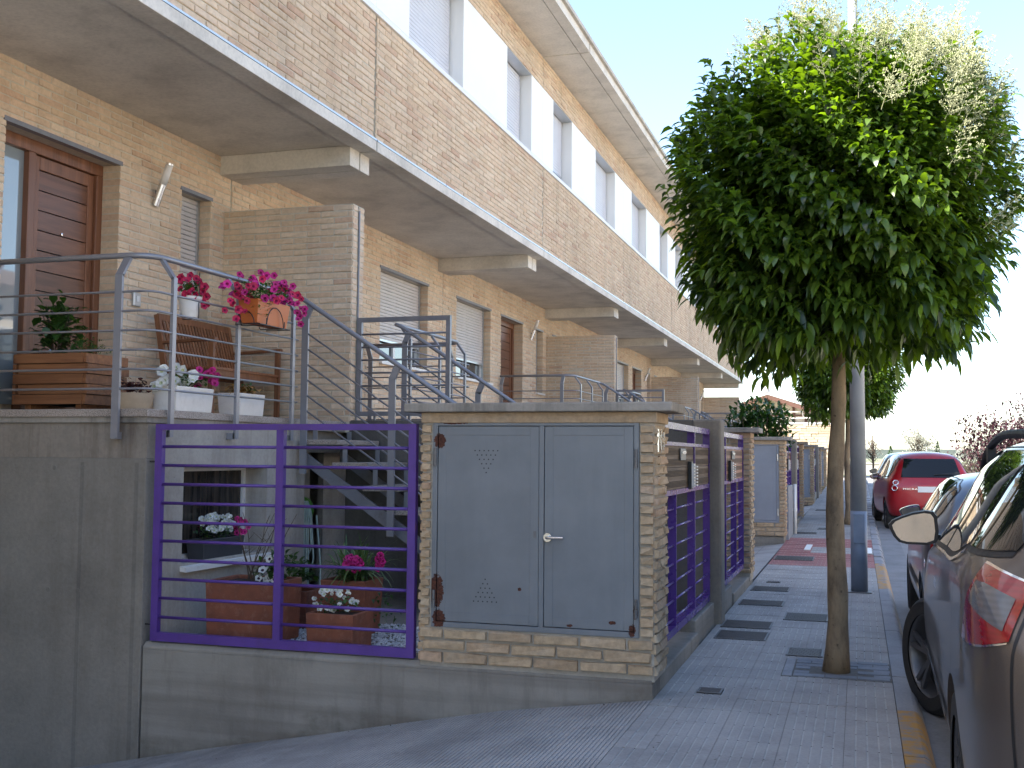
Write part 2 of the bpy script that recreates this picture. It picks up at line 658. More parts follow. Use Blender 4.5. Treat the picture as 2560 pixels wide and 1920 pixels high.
FIELD = field_mat()
mb = MB()
YS = [-80, 16, 24, 32, 40, 48, 60, 160, 400, 1800]
for a, b in zip(YS, YS[1:]):
    x0 = -1.22 if b <= 48 else -1800
    for xa, xb in ((x0, 2), (2, 1800)):
        mb.quad((xa, a, gz(a) - .06), (xb, a, gz(a) - .06), (xb, b, gz(b) - .06), (xa, b, gz(b) - .06))
mb.quad((-1800, -80, -3), (-1.22, -80, -3), (-1.22, 48, -3), (-1800, 48, -3))
mb.quad((-1800, 48, -3), (-1.22, 48, -3), (-1.22, 48, .34), (-1800, 48, .34))
for a, b in zip(YS[:5], YS[1:6]):
    mb.quad((-1.22, a, -3), (-1.22, a, gz(a) - .06), (-1.22, b, gz(b) - .06), (-1.22, b, -3))
structure(mb.build('ground', FIELD))

mb = MB()
for a, b in zip(YS[:6] + [70], YS[1:6] + [70]):
    if a == b: continue
    mb.quad((.30, a, gz(a)), (6.6, a, gz(a)), (6.6, b, gz(b)), (.30, b, gz(b)))
road = structure(mb.build('road', ASPH))
mb = MB()
for a, b in zip(YS[:5], YS[1:6]):
    mb.quad((.31, a, gz(a) + .004), (.66, a, gz(a) + .004), (.66, b, gz(b) + .004), (.31, b, gz(b) + .004))
GUTTER = concrete('gutter_concrete', (.23, .23, .235), (.14, .14, .14), .5, False)
mb.build('gutter', GUTTER, road)
# pavement on the far side of the street
mb = MB()
for a, b in zip(YS[:5], YS[1:6]):
    mb.add([(6.6, a, gz(a) - .05), (6.6, a, gz(a) + .12), (13.2, a, gz(a) + .12), (6.6, b, gz(b) - .05), (6.6, b, gz(b) + .12), (13.2, b, gz(b) + .12)],
           [(0, 1, 4, 3), (1, 2, 5, 4)])
structure(mb.build('far_pavement', CONC_L))


def tile_mesh(name, w, l, n, mats, groove=.009, deep=.003, th=.03):
    """ribbed tile, top at z 0, n ribs running along y"""
    mb = MB()
    p = w / n
    e = .001
    for i in range(n):
        a = i * p + (e if i == 0 else groove / 2)
        b = (i + 1) * p - (e if i == n - 1 else groove / 2)
        mb.quad((a, e, 0), (b, e, 0), (b, l - e, 0), (a, l - e, 0))
        if i < n - 1:
            c = b + groove
            mb.quad((b, e, 0), (b + .001, e, -deep), (b + .001, l - e, -deep), (b, l - e, 0), 1)
            mb.quad((b + .001, e, -deep), (c - .001, e, -deep), (c - .001, l - e, -deep), (b + .001, l - e, -deep), 1)
            mb.quad((c - .001, e, -deep), (c, e, 0), (c, l - e, 0), (c - .001, l - e, -deep), 1)
    z = -th
    mb.quad((e, e, 0), (e, e, z), (w - e, e, z), (w - e, e, 0))
    mb.quad((e, l - e, 0), (w - e, l - e, 0), (w - e, l - e, z), (e, l - e, z))
    mb.quad((e, e, 0), (e, l - e, 0), (e, l - e, z), (e, e, z))
    mb.quad((w - e, e, 0), (w - e, e, z), (w - e, l - e, z), (w - e, l - e, 0))
    return mb.mesh(name, mats)


mb = MB()
for a, b in zip(YS[:6], YS[1:7]):
    mb.add([(XF - .004, a, gz(a) + .088), (XK, a, gz(a) + .088), (XK, b, gz(b) + .088), (XF - .004, b, gz(b) + .088)], [(0, 1, 2, 3)])
pavement = structure(mb.build('pavement', JOINT))
PITCH = .32
cols = [(-1.16, -1.0, 3), (-1.0, -.695, 6), (-.695, -.39, 6), (-.39, -.085, 6), (-.085, .187, 5)]
tm = {}
rest = MB()
y = 1.234
cnt = 0
while y < 56:
    for ci, (a, b, n) in enumerate(cols):
        red = 14.9 < y + .1 < 19.3 and not (16.9 < y + .1 < 17.8 and a > -.8)
        z = gz(y + .16) + .1
        lift = random.uniform(-.0012, .0012)
        if 4.6 < y and cnt < 300:
            key = (ci if ci in (0, 4) else 1, red)
            if key not in tm:
                tm[key] = tile_mesh('paving_tile', b - a, PITCH, n, [TILE_R, TILE_RG] if red else [TILE, TILE_G])
            inst('paving_tile', tm[key], pavement, (a, y, z + lift))
            cnt += 1
        else:
            rr = random.random()
            rest.box(a + .0015, b - .0015, y + .0015, y + PITCH - .0015, z - .03, z + lift, 1 if red else 0, rr)
    y += PITCH
stuff(rest.build('paving_tiles', [TILE, TILE_R], pavement))
# raised white marks in the red crossing strip
mb = MB()
mb.box(-.80, -.71, 17.2, 18.2, .12, .131)
mb.box(.05, .17, 16.9, 17.9, .12, .131)
mb.build('white_marker', WHITE_P, pavement)

# ---- kerb
kerb = MB()
for a, b in zip(YS[:6], YS[1:7]):
    kerb.box(.195, .30, a, b, gz(min(a, b)) - .1, gz(min(a, b)) + .06)
kerb = structure(kerb.build('kerb', JOINT))
prof = [(.190, -.08), (.345, -.08), (.345, .004), (.318, .07), (.300, .092), (.282, .1), (.190, .1)]


def kerb_mesh(mat):
    mb = MB()
    mb.prism(prof, 'y', .003, .997)
    if mat is YELLOW:
        mb.m = [0] * len(mb.f)
    return mb.mesh('kerb_stone', [mat])


KM = {0: kerb_mesh(KERB), 1: kerb_mesh(YELLOW)}
for k in range(0, 54):
    y = 1.68 + k * 1.0
    yel = 1 if (y < 6.6 or 12.3 < y < 15.2) else 0
    ob = inst('kerb_stone', KM[yel], kerb, (0, y, gz(y + .5) + random.uniform(-.002, .002)))
far = MB()
far.prism(prof, 'y', -40, 1.67)
stuff(far.build('kerb_run', KERB, kerb))

# ---- driveways falling to the garages between the houses
RX = [-1.16, -1.62, -2.1, -2.75, -3.28, -4.0, -4.6, -7.4]
RZ = [.1, .034, -.033, -.16, -.27, -.406, -.532, -1.12]


def ramp_z(x):
    for i in range(len(RX) - 1):
        if x >= RX[i + 1]:
            t = (RX[i] - x) / (RX[i] - RX[i + 1])
            return RZ[i] + (RZ[i + 1] - RZ[i]) * t
    return RZ[-1]


RT = tile_mesh('ramp_tile', .305, PITCH, 12, [TILE_RAMP, TILE_RAMPG], .008, .004)


def driveway(y0, y1, z0, detail):
    mb = MB()
    n = len(RX)
    vs_ = [(x, y0, z + z0 - .012) for x, z in zip(RX, RZ)] + [(x, y1, z + z0 - .012) for x, z in zip(RX, RZ)]
    mb.add(vs_, [(i, i + 1, n + i + 1, n + i) for i in range(n - 1)])
    d = structure(mb.build('driveway', JOINT, org=(XF, (y0 + y1) / 2, z0)))
    rest = MB()
    x = XF
    while x > -7.1:
        xa = x - .305
        za, zb = ramp_z(xa) + z0, ramp_z(x) + z0
        y = y1 - PITCH
        while y > y0 - .01:
            if detail and y > 3.0 and x > -6.0:
                ob = inst('ramp_tile', RT, d, (xa, y, za), (0, -math.atan2(zb - za, .305), 0))
            else:
                e = .002
                rest.add([(xa + e, y + e, za), (x - e, y + e, zb), (x - e, y + PITCH - e, zb), (xa + e, y + PITCH - e, za)], [(0, 1, 2, 3)], 0, random.random())
            y -= PITCH
        x = xa
    stuff(rest.build('ramp_tiles', TILE_RAMP, d))


driveway(.91, 6.468, 0.0, True)
driveway(J0 + 3.18, J0 + 2 * W - 3.185, .02, False)
driveway(J0 + 2 * W + 3.18, J0 + 4 * W - 3.185, .14, False)

# ---- tree pit with brick pavers
tp = thing('tree_pit', (-.12, 7.79, .1), 'square of grey brick pavers set round the foot of the round tree', 'tree pit')
mb = MB(); mb.box(-.50, .185, 7.46, 8.10, .06, .1015)
mb.build('bed', JOINT, tp)
pm = [None] * 3
for i in range(3):
    b = MB()
    b.box(0, .2, 0, .085, -.03, 0)
    pm[i] = b.mesh('paver', PAVER)
yy = 7.475
r_ = 0
while yy < 8.06:
    xx = -.425 - (.1 if r_ % 2 else 0)
    while xx < .17:
        a, b = max(xx, -.425), min(xx + .2, .183)
        if b - a > .03 and not (a < -.07 and b > -.25 and 7.60 < yy + .04 < 7.82):
            inst('paver', pm[r_ % 3], tp, (a + .003, yy + .003, .1075 + random.uniform(-.003, .003)), (0, 0, random.uniform(-.01, .01)), ((b - a - .006) / .2, .95, 1))
        xx += .2
    yy += .09; r_ += 1
mb = MB(); mb.box(-.495, -.432, 7.47, 8.09, .06, .106)
mb.build('edging', KERB, tp, bevel=.004)


def cover(x0, x1, y0, y1, kind, label):
    z = gz((y0 + y1) / 2) + .1
    t = thing('utility_cover', ((x0 + x1) / 2, (y0 + y1) / 2, z), label, 'access cover', 'covers set into the pavement')
    mb = MB(); mb.box(x0, x1, y0, y1, z - .02, z + .004)
    mb.build('bed', JOINT, t)
    mb = MB(); w_ = .012
    for (a, b, c, d) in ((x0, x1, y0, y0 + w_), (x0, x1, y1 - w_, y1), (x0, x0 + w_, y0 + w_, y1 - w_), (x1 - w_, x1, y0 + w_, y1 - w_)):
        mb.box(a, b, c, d, z - .02, z + .008)
    mb.build('frame', STEEL_DULL, t)
    mb = MB()
    e = .018
    if kind == 'grid':
        nx = max(4, round((x1 - x0) / .035)); ny = max(4, round((y1 - y0) / .035))
        for i in range(nx):
            for j in range(ny):
                cx = x0 + e + (i + .5 + (.25 if j % 2 else -.25)) * (x1 - x0 - 2 * e) / nx
                cy = y0 + e + (j + .5) * (y1 - y0 - 2 * e) / ny
                cx = min(max(cx, x0 + .02), x1 - .02)
                mb.box(cx - .010, cx + .010, cy - .006, cy + .006, z + .003, z + .009)
        m = STEEL_DULL
    else:
        ny = max(5, round((y1 - y0) / .03))
        for j in range(ny):
            cy = y0 + e + (j + .5) * (y1 - y0 - 2 * e) / ny
            mb.box(x0 + e, x1 - e, cy - .008, cy + .008, z + .003, z + .0085)
        m = IRON
    mb.build('lid', m, t)


STEEL_DULL = paint('dull_steel', (.17, .165, .165), .5, .2, 20, (.07, .05, .04), .5, .5)
cover(-.945, -.80, 6.755, 6.90, 'bar', 'smallest dark cover, alone on the pavement in front of the grey cabinet')
cover(-1.095, -.70, 8.78, 9.19, 'bar', 'nearer of the pair of iron covers close together beside the first purple gate')
cover(-1.115, -.71, 9.39, 9.78, 'bar', 'farther of the pair of iron covers by the concrete dividing wall')
cover(-1.12, -.705, 10.85, 11.21, 'bar', 'iron cover beside the plinth of the second purple gate, nearer one')
cover(-1.11, -.72, 12.02, 12.41, 'bar', 'iron cover beside the far end of the second purple gate plinth')
cover(-.645, -.27, 9.98, 10.41, 'grid', 'larger steel grid cover left of the tree trunk')
cover(-.515, -.26, 8.22, 8.53, 'grid', 'smaller steel grid cover just behind the tree pit')
cover(-1.01, -.86, 12.84, 12.97, 'bar', 'tiny narrow cover near the corner of the brick pillar')
cover(-1.14, -.61, 15.7, 16.3, 'grid', 'grid cover lying in the red crossing tiles')
cover(-1.1, -.72, 20.3, 20.7, 'bar', 'cover beyond the red crossing tiles, beside the grey panel')
cover(-.75, -.35, 21.4, 21.8, 'bar', 'far cover in the middle of the pavement past the second cabinet')
cover(-1.0, -.5, 27.2, 27.8, 'bar', 'farthest dark cover on the pavement before the third cabinet')
# ------------------------------------------------------------------ brickwork
BL, BH, JN = .289, .0602, .0105     # brick pitch, course height, joint


def courses(u0, u1, v0, v1, holes, bl=BL, bh=BH, phase=0.0, jn=JN):
    """running bond in the rectangle u0..u1 x v0..v1, leaving the holes out"""
    out = []
    nrow = max(1, round((v1 - v0) / bh))
    h = (v1 - v0) / nrow
    for k in range(nrow):
        a = v0 + k * h; b = a + h
        segs = [(u0, u1)]
        for (p, q, r_, s_) in holes:
            if b > r_ + .012 and a < s_ - .012:
                ns = []
                for (m, n) in segs:
                    if q <= m or p >= n: ns.append((m, n)); continue
                    if p > m: ns.append((m, p))
                    if q < n: ns.append((q, n))
                segs = ns
        off = u0 + phase - (bl / 2 if k % 2 else 0) - bl
        for (m, n) in segs:
            t = off
            while t < n:
                s0, s1 = max(t, m), min(t + bl, n)
                if s1 - s0 > .035:
                    edge = (abs(s0 - m) < 1e-6 and m > u0 + 1e-6) or (abs(s1 - n) < 1e-6 and n < u1 - 1e-6)
                    e0 = -.004 if (abs(s0 - m) < 1e-6 and m > u0 + 1e-6) else jn / 2
                    e1 = -.004 if (abs(s1 - n) < 1e-6 and n < u1 - 1e-6) else jn / 2
                    out.append((s0 + e0, s1 - e1, a + jn / 2, b - jn / 2, edge))
                t += bl
    return out


def brick_geo(mb, P, U, N, u0, u1, v0, v1, proud, depth, rnd, rough=.004, mat=0):
    """one brick: P origin, U along the wall, N out of the wall; front face slightly domed and uneven"""
    j = lambda: random.uniform(-rough, rough)
    Z = Vector((0, 0, 1))
    e = .006
    c = lambda u, v, n: P + U * u + Z * v + N * n
    back = [c(u0, v0, -depth), c(u1, v0, -depth), c(u1, v1, -depth), c(u0, v1, -depth)]
    q = proud - e * .8
    mid = [c(u0 + j() * .6, v0 + j() * .6, q), c(u1 + j() * .6, v0 + j() * .6, q), c(u1 + j() * .6, v1 + j() * .6, q), c(u0 + j() * .6, v1 + j() * .6, q)]
    fr = [c(u0 + e, v0 + e, proud + j()), c(u1 - e, v0 + e, proud + j()), c(u1 - e, v1 - e, proud + j()), c(u0 + e, v1 - e, proud + j())]
    flip = U.cross(Z).dot(N) < 0
    fs = [(8, 9, 10, 11)]
    for k in range(4):
        k2 = (k + 1) % 4
        fs.append((k, k2, 4 + k2, 4 + k)); fs.append((4 + k, 4 + k2, 8 + k2, 8 + k))
    if flip: fs = [tuple(reversed(f)) for f in fs]
    mb.add(back + mid + fr, fs, mat, rnd)


def wall_slab(mb, P, U, N, u0, u1, v0, v1, holes, th, mat=0):
    """solid wall behind the bricks with its openings"""
    us = sorted({u0, u1} | {min(max(x, u0), u1) for h in holes for x in h[:2]})
    vs_ = sorted({v0, v1} | {min(max(x, v0), v1) for h in holes for x in h[2:]})
    Z = Vector((0, 0, 1))
    for a, b in zip(us, us[1:]):
        run = None
        for c_, d in list(zip(vs_, vs_[1:])) + [(None, None)]:
            solid = c_ is not None and not any(h[0] - 1e-6 <= a and b <= h[1] + 1e-6 and h[2] - 1e-6 <= c_ and d <= h[3] + 1e-6 for h in holes)
            if solid:
                run = (run[0], d) if run else (c_, d)
            elif run:
                p = P + U * a + Z * run[0]; q = P + U * b + Z * run[1] - N * th
                mb.box(p.x, q.x, p.y, q.y, p.z, q.z, mat)
                run = None


BRM = {}


def brick_variant(k, cab=False):
    if (k, cab) not in BRM:
        mb = MB()
        brick_geo(mb, Vector((0, 0, 0)), Vector((1, 0, 0)), Vector((0, -1, 0)), -.139, .139, -.0248, .0248, .006, .03, 0.0, .010 if cab else .005)
        BRM[(k, cab)] = mb.mesh('brick', BRICK_C if cab else BRICK)
    return BRM[(k, cab)]


class Brickwork:
    """collects bricks; the ones that show largest become parts, the rest one mesh"""
    def __init__(s, cab=False):
        s.b = []; s.cab = cab

    def face(s, P, U, N, u0, u1, v0, v1, holes=(), depth=.03, proud=.006, phase=0.0, bl=BL, edge_depth=None, bh=BH):
        P = Vector(P); U = Vector(U); N = Vector(N)
        for (a, b, c, d, edge) in courses(u0, u1, v0, v1, holes, bl, bh, phase, .015 if s.cab else JN):
            s.b.append((P, U, N, a, b, c, d, proud, edge_depth if (edge and edge_depth) else depth, edge))
        return s

    def finish(s, parent, most=300, single=True):
        Z = Vector((0, 0, 1))
        sc = []
        for i, (P, U, N, a, b, c, d, pr, dp, edge) in enumerate(s.b):
            ctr = P + U * ((a + b) / 2) + Z * ((c + d) / 2)
            x, y, z = project(ctr)
            vdir = (CAM - ctr).normalized()
            if z > 0 and -40 < x < 2600 and -40 < y < 1960 and vdir.dot(N) > 0:
                sc.append(((b - a) * (d - c) * vdir.dot(N) / (z * z), i))
        pick = set()
        if single:
            sc.sort(reverse=True)
            pick = {i for _, i in sc[:most]}
        mb = MB()
        for i, (P, U, N, a, b, c, d, pr, dp, edge) in enumerate(s.b):
            if i in pick and not (edge and dp > .05):
                ctr = P + U * ((a + b) / 2) + Z * ((c + d) / 2) + N * (pr - .006 + random.uniform(-.002, .003))
                rot = math.atan2(N.x, -N.y)
                sx = (b - a) / .278
                inst('brick', brick_variant(random.randrange(8), s.cab), parent, ctr, (0, random.uniform(-.006, .006), rot), (sx, 1, (d - c) / .0496))
            else:
                brick_geo(mb, P, U, N, a, b, c, d, pr + random.uniform(-.003, .003), dp, random.random() * .999 + .0005, .009 if s.cab else .0045)
        if mb.f:
            stuff(mb.build('brick_courses', BRICK_C if s.cab else BRICK, parent))


# ------------------------------------------------------------------ one terraced house
ZT = 1.81      # terrace floor
XW = -6.02     # ground floor wall
XB = -4.45     # face of the storey above
HOUSE_LABEL = {
    'A': 'nearest house with glazed side panel by its door and flowers on the terrace',
    'B': 'second house from the camera, behind the square grey railing panel',
    'C': 'third house from the camera, with plain wooden door right of its shuttered window',
    'D': 'fourth house along the row, its front mostly hidden behind the tree',
    'E': 'fifth house along the row, seen very narrow beyond the third brick partition',
    'F': 'sixth house along the row, last but one before the open corner',
    'G': 'last house at the far end of the row'}
SLATM = {}


def slat_mesh(w, mat):
    key = (round(w, 3), mat.name)
    if key not in SLATM:
        mb = MB()
        mb.prism([(-.012, .001), (-.003, .004), (.0, .022), (-.003, .041), (-.012, .0445)], 'y', 0, w)
        SLATM[key] = mb.mesh('slat', mat)
    return SLATM[key]


def shutter(par, x, ya, yb, z0, z1, mat, single):
    n = int((z1 - z0) / .0455)
    if single:
        me = slat_mesh(yb - ya, mat)
        for k in range(n):
            inst('slat', me, par, (x, ya, z1 - (k + 1) * .0455))
    else:
        mb = MB()
        for k in range(n):
            z = z1 - (k + 1) * .0455
            mb.prism([(x - .012, z + .001), (x - .003, z + .004), (x, z + .022), (x - .003, z + .041), (x - .012, z + .0445)], 'y', ya, yb)
        stuff(mb.build('slats', mat, par))
    mb = MB()
    zb = z1 - n * .0455
    mb.box(x - .02, x + .004, ya, yb, zb - .03, zb)
    mb.build('bottom_bar', ALU, par)


def house(key, J, m, single, label):
    """t = distance from the stair party wall J; y = J + m*t"""
    Yt = lambda t: J + m * t
    ya, yb = sorted((Yt(0), Yt(W)))
    h = thing('terraced_house', ((XB + XW) / 2, (ya + yb) / 2, 0), label, 'house', 'terraced houses in the row')
    span = lambda a, b: tuple(sorted((Yt(a), Yt(b))))
    Ux, Nx = Vector((0, 1, 0)), Vector((1, 0, 0))
    # ---- ground floor wall
    door = (*span(1.75, 3.09), ZT, 3.97)
    narrow = (*span(.36, .85), 2.73, 3.97)
    win = (*span(W - 2.30, W - .60), 2.73, 3.98)
    gar = (*span(W - 2.65, W - .12), -1.2, 1.15)
    holes = [door, narrow, win, gar]
    P = Vector((XW, 0, 0))
    mb = MB()
    gap = .006
    wall_slab(mb, P, Ux, Nx, ya + gap, yb - gap, -1.3, 4.46, holes, .24)
    wall = mb.build('wall', MORTAR, h)
    bw = Brickwork()
    bw.face(P, Ux, Nx, ya + gap, yb - gap, 1.0 if key not in 'AB' else 1.2, 4.455, holes, edge_depth=.21, phase=random.uniform(0, .2))
    bw.finish(wall, 170, single)
    # ---- openings
    for nm, (p, q, r_, s_) in (('window', narrow), ('window', win)):
        mb = MB()
        mb.box(XW - .05, XW + .012, p - .02, q + .02, s_ - .006, s_ + .028)
        wd = mb.build(nm, GREY_M, h)                       # steel lintel carries the window
        mb = MB()
        x = XW - .17
        f = .05
        for (a, b, c, d) in ((p, p + f, r_, s_), (q - f, q, r_, s_), (p + f, q - f, r_, r_ + f), (p + f, q - f, s_ - f, s_), ((p + q) / 2 - .03, (p + q) / 2 + .03, r_ + f, s_ - f)):
            mb.box(x - .05, x + .012, a, b, c, d)
        mb.build('frame', FRAME_W if nm == 'window' else GREY_M, wd)
        mb = MB(); mb.box(x - .03, x - .02, p + f, q - f, r_ + f, s_ - f)
        mb.build('glass', GLASS, wd)
        mb = MB()
        mb.box(x + .012, x + .05, p, p + .035, r_, s_); mb.box(x + .012, x + .05, q - .035, q, r_, s_)
        mb.build('shutter_guide', ALU, wd)
        drop = 1.24 if nm == 'window' and (q - p) < .6 else .93
        shutter(wd, x + .035, p + .02, q - .02, s_ - drop, s_ - .005, SHUT_W, single)
        mb = MB()
        mb.prism([(XW - .2, r_ - .012), (XW + .055, r_ - .035), (XW + .055, r_ - .004), (XW - .2, r_ + .012)], 'y', p - .02, q + .02)
        mb.build('sill', WHITE_P, wd)
    # ---- front door
    p, q, r_, s_ = door
    mb = MB(); mb.box(XW - .05, XW + .012, p - .02, q + .02, s_ - .006, s_ + .03)
    d = mb.build('door', GREY_M, h)
    xd = XW - .2
    leaf = span(1.83, 2.66) if key in 'ABCDEFG' else None
    mb = MB()
    mb.box(xd - .06, xd + .03, p, q, s_ - .1, s_)
    mb.box(xd - .06, xd + .03, *span(1.75, 1.83), r_, s_ - .1)
    mb.box(xd - .06, xd + .03, *span(2.56, 2.64), r_, s_ - .1)
    mb.box(xd - .06, xd + .03, *span(3.05, 3.09), r_, s_ - .1)
    mb.build('door_frame', DOORF, d, bevel=.006)
    a, b = span(1.83, 2.56)
    mb = MB()
    st = .075
    mb.box(xd - .05, xd, a, a + st, r_ + .01, s_ - .105); mb.box(xd - .05, xd, b - st, b, r_ + .01, s_ - .105)
    mb.box(xd - .05, xd, a + st, b - st, s_ - .21, s_ - .105)
    mb.build('door_stile', DOORF, d, bevel=.005)
    z = s_ - .213
    pmesh = MB()
    pmesh.box(-.04, 0, 0, b - a - 2 * st, .004, .155)
    me = pmesh.mesh('door_panel', DOORW)
    while z - .161 > r_ - .02:
        z -= .161
        inst('door_panel', me, d, (xd - .008, a + st, z))
    mb = MB(); mb.box(xd - .055, xd - .045, a + st, b - st, r_, s_ - .2)
    mb.build('door_backing', BLACK, d)
    kn = Yt(2.40 if m < 0 else 2.40)
    mb = MB()
    mb.lathe([(.0, .0), (.03, .0), (.03, .008), (.014, .012), (.014, .045), (.032, .06), (.036, .085), (.026, .105), (0, .108)], (xd, kn, 2.30), 16, 'x')
    mb.build('knob', STEEL, d, smooth=True)
    mb = MB(); mb.lathe([(0, 0), (.012, 0), (.012, .008), (0, .01)], (xd - .008, Yt(2.2), 3.29), 12, 'x')
    mb.build('peephole', STEEL, d)
    # side panel: glass in the first house, wood in the others
    a, b = span(2.64, 3.05)
    mb = MB(); mb.box(xd - .03, xd - .02, a, b, r_ + .06, s_ - .1)
    mb.build('side_glass' if key == 'A' else 'side_panel', SIDEGLASS if key == 'A' else DOORF, d)
    # ---- storey above: slab, parapet, white panels, eaves
    mb = MB()
    mb.box(XW - .2, XB - .185, ya + .004, yb - .004, 4.452, 4.62)
    mb.box(XB - .165, XB + .03, ya + .012, yb - .012, 4.435, 4.535)
    mb.box(XB - .2, XB - .15, ya + .004, yb - .004, 4.462, 4.62)
    sl = mb.build('balcony_slab', CONC_S, h, bevel=.004)
    mb = MB(); mb.box(XB + .002, XB + .034, ya + .012, yb - .012, 4.537, 4.553)
    mb.build('drip_strip', ALU, sl)
    mb = MB(); mb.box(XB - .24, XB - .004, ya + .021, yb - .021, 4.54, 5.80)
    par = mb.build('parapet', MORTAR, h)
    bw = Brickwork()
    bw.face((XB, 0, 0), Ux, Nx, ya + .017, yb - .017, 4.556, 5.785, phase=random.uniform(0, .2))
    bw.finish(par, 130 if key in 'AB' else 300, single)
    mb = MB()
    mb.prism([(XB - .3, 5.787), (XB + .028, 5.787), (XB + .028, 5.80), (XB - .0, 5.868), (XB - .3, 5.872)], 'y', ya, yb)
    mb.build('window_sill_band', WHITE, h)
    # windows of the upper floor, mirrored about the other party wall
    wins = [span(W - 1.755, W - .60), span(W - 5.13, W - 3.48)]
    edges = sorted([ya] + [e for w_ in wins for e in w_] + [yb])
    pans = [(ya, sorted(wins)[0][0]), (sorted(wins)[0][1], sorted(wins)[1][0]), (sorted(wins)[1][1], yb)]
    for (p, q) in pans:
        mb = MB(); mb.box(XB - .3, XB - .002, p + .002, q - .002, 5.873, 7.0)
        mb.build('facade_panel', WHITE, h, bevel=.003)
    for (p, q) in wins:
        mb = MB()
        x = XB - .2
        f = .045
        for (a, b, c, d_) in ((p + .002, p + f, 5.88, 6.99), (q - f, q - .002, 5.88, 6.99), (p + f, q - f, 5.88, 5.92), (p + f, q - f, 6.95, 6.99)):
            mb.box(x - .05, x + .012, a, b, c, d_)
        wd = mb.build('upper_window', ALU, h)
        mb = MB(); mb.box(x - .03, x - .02, p + f, q - f, 5.92, 6.95)
        mb.build('glass', GLASS, wd)
        drop = 1.06 if (q - p) > 1.3 or key != 'C' else .92
        shutter(wd, x + .03, p + .03, q - .03, 6.985 - drop, 6.985, SHUT, single and key in 'BC')
        mb = MB(); mb.box(XB - .26, XB - .004, p + .003, q - .003, 6.992, 7.0)
        mb.build('window_head', ALU, wd)
    mb = MB(); mb.box(XB - .24, XB - .004, ya + .012, yb - .012, 7.003, 7.47)
    up = mb.build('upper_wall', MORTAR, h)
    bw = Brickwork()
    bw.face((XB, 0, 0), Ux, Nx, ya + .014, yb - .014, 7.004, 7.462)
    bw.finish(up, 200, False)
    mb = MB()
    mb.box(XB - .3, -3.90, ya + .03, yb - .03, 7.476, 7.60)
    mb.box(-3.885, -3.735, ya + .03, yb - .03, 7.472, 7.60)
    mb.box(XB - .3, -3.75, ya, yb, 7.487, 7.595)
    ev = mb.build('eaves', CONC_S, h)
    mb = MB()
    mb.prism([(-3.70, 7.602), (-3.70, 7.64), (-9.6, 9.35), (-15.5, 7.64), (-15.5, 7.602)], 'y', ya + .002, yb - .002)
    rf = mb.build('roof', ROOF, h)
    mb = MB(); mb.prism([(-3.742, 7.60), (-3.690, 7.60), (-3.686, 7.655), (-3.70, 7.655), (-3.70, 7.612), (-3.742, 7.612)], 'y', ya + .004, yb - .004)
    mb.build('gutter', CONC_L, rf)
    # body of the building behind the front
    mb = MB()
    mb.box(-15.2, XW - .26, ya + .003, yb - .003, -2.9, 4.45)
    mb.box(-15.2, XB - .31, ya + .003, yb - .003, 4.64, 7.59)
    mb.build('rear_block', MORTAR, h)
    # beams that carry the storey at each party wall
    for t0, t1 in ((.012, .215), (W - .215, W - .012)):
        mb = MB(); mb.box(XW + .0, -4.60, *span(t0, t1), 4.26, 4.45)
        mb.build('beam', CONC_S, h, bevel=.004)
    # ---- terrace
    t1 = 3.18
    zr = -1.0
    mb = MB()
    wy = span(1.55, 2.73)                        # basement window
    bh_ = (*wy, .715, 1.412)
    wall_slab(mb, Vector((-4.65, 0, 0)), Ux, Nx, *span(.9, t1 - .202), zr, 1.714, [bh_], .26)
    mb.box(XW, -4.915, *span(.9, 1.1), zr, 1.713)
    mb.box(-5.06, -5.0, *span(.14, .9), zr, 1.712)
    tw = mb.build('terrace_wall', CONC_W, h)
    mb = MB()
    mb.box(XW + .01, -4.70, *span(.10, t1 - .04), 1.52, 1.80)
    mb.build('terrace_core', CONC, tw)
    mb = MB()
    o = .03
    pts = [(XW + .02, Yt(.14)), (-4.625, Yt(.14)), (-4.625, Yt(t1 + o)), (XW + .02, Yt(t1 + o))]
    if m < 0: pts = pts[::-1]
    mb.prism(pts, 'z', 1.755, ZT)
    mb.build('terrace_slab', GRANITE, h, bevel=.006, fix=True)
    mb = MB()
    pts = [(XW + .02, Yt(.15)), (-4.64, Yt(.15)), (-4.64, Yt(t1 + .012)), (XW + .02, Yt(t1 + .012))]
    if m < 0: pts = pts[::-1]
    mb.prism(pts, 'z', 1.716, 1.754)
    mb.build('terrace_edge', CAPM, h, fix=True)
    if key in 'AC':
        mb = MB(); x = -4.86
        a, b = wy
        for (c, d_, e_, g) in ((a, a + .04, .715, 1.412), (b - .04, b, .715, 1.412), (a + .04, b - .04, .715, .75), (a + .04, b - .04, 1.37, 1.412)):
            mb.box(x - .04, x + .01, c, d_, e_, g)
        bwn = mb.build('basement_window', FRAME_W, h)
        mb = MB(); mb.box(x - .02, x - .01, a + .04, b - .04, .75, 1.37)
        mb.build('glass', CURTAIN, bwn)
        mb = MB(); mb.prism([(-4.88, .69), (-4.60, .655), (-4.60, .69), (-4.88, .725)], 'y', a - .02, b + .06)
        mb.build('sill', WHITE_P, bwn)
    # garage door at the foot of the driveway
    p, q, r_, s_ = gar
    mb = MB(); mb.box(XW - .2, XW - .15, p, q, r_, s_)
    mb.build('garage_door', GREY_M, h)
    return h


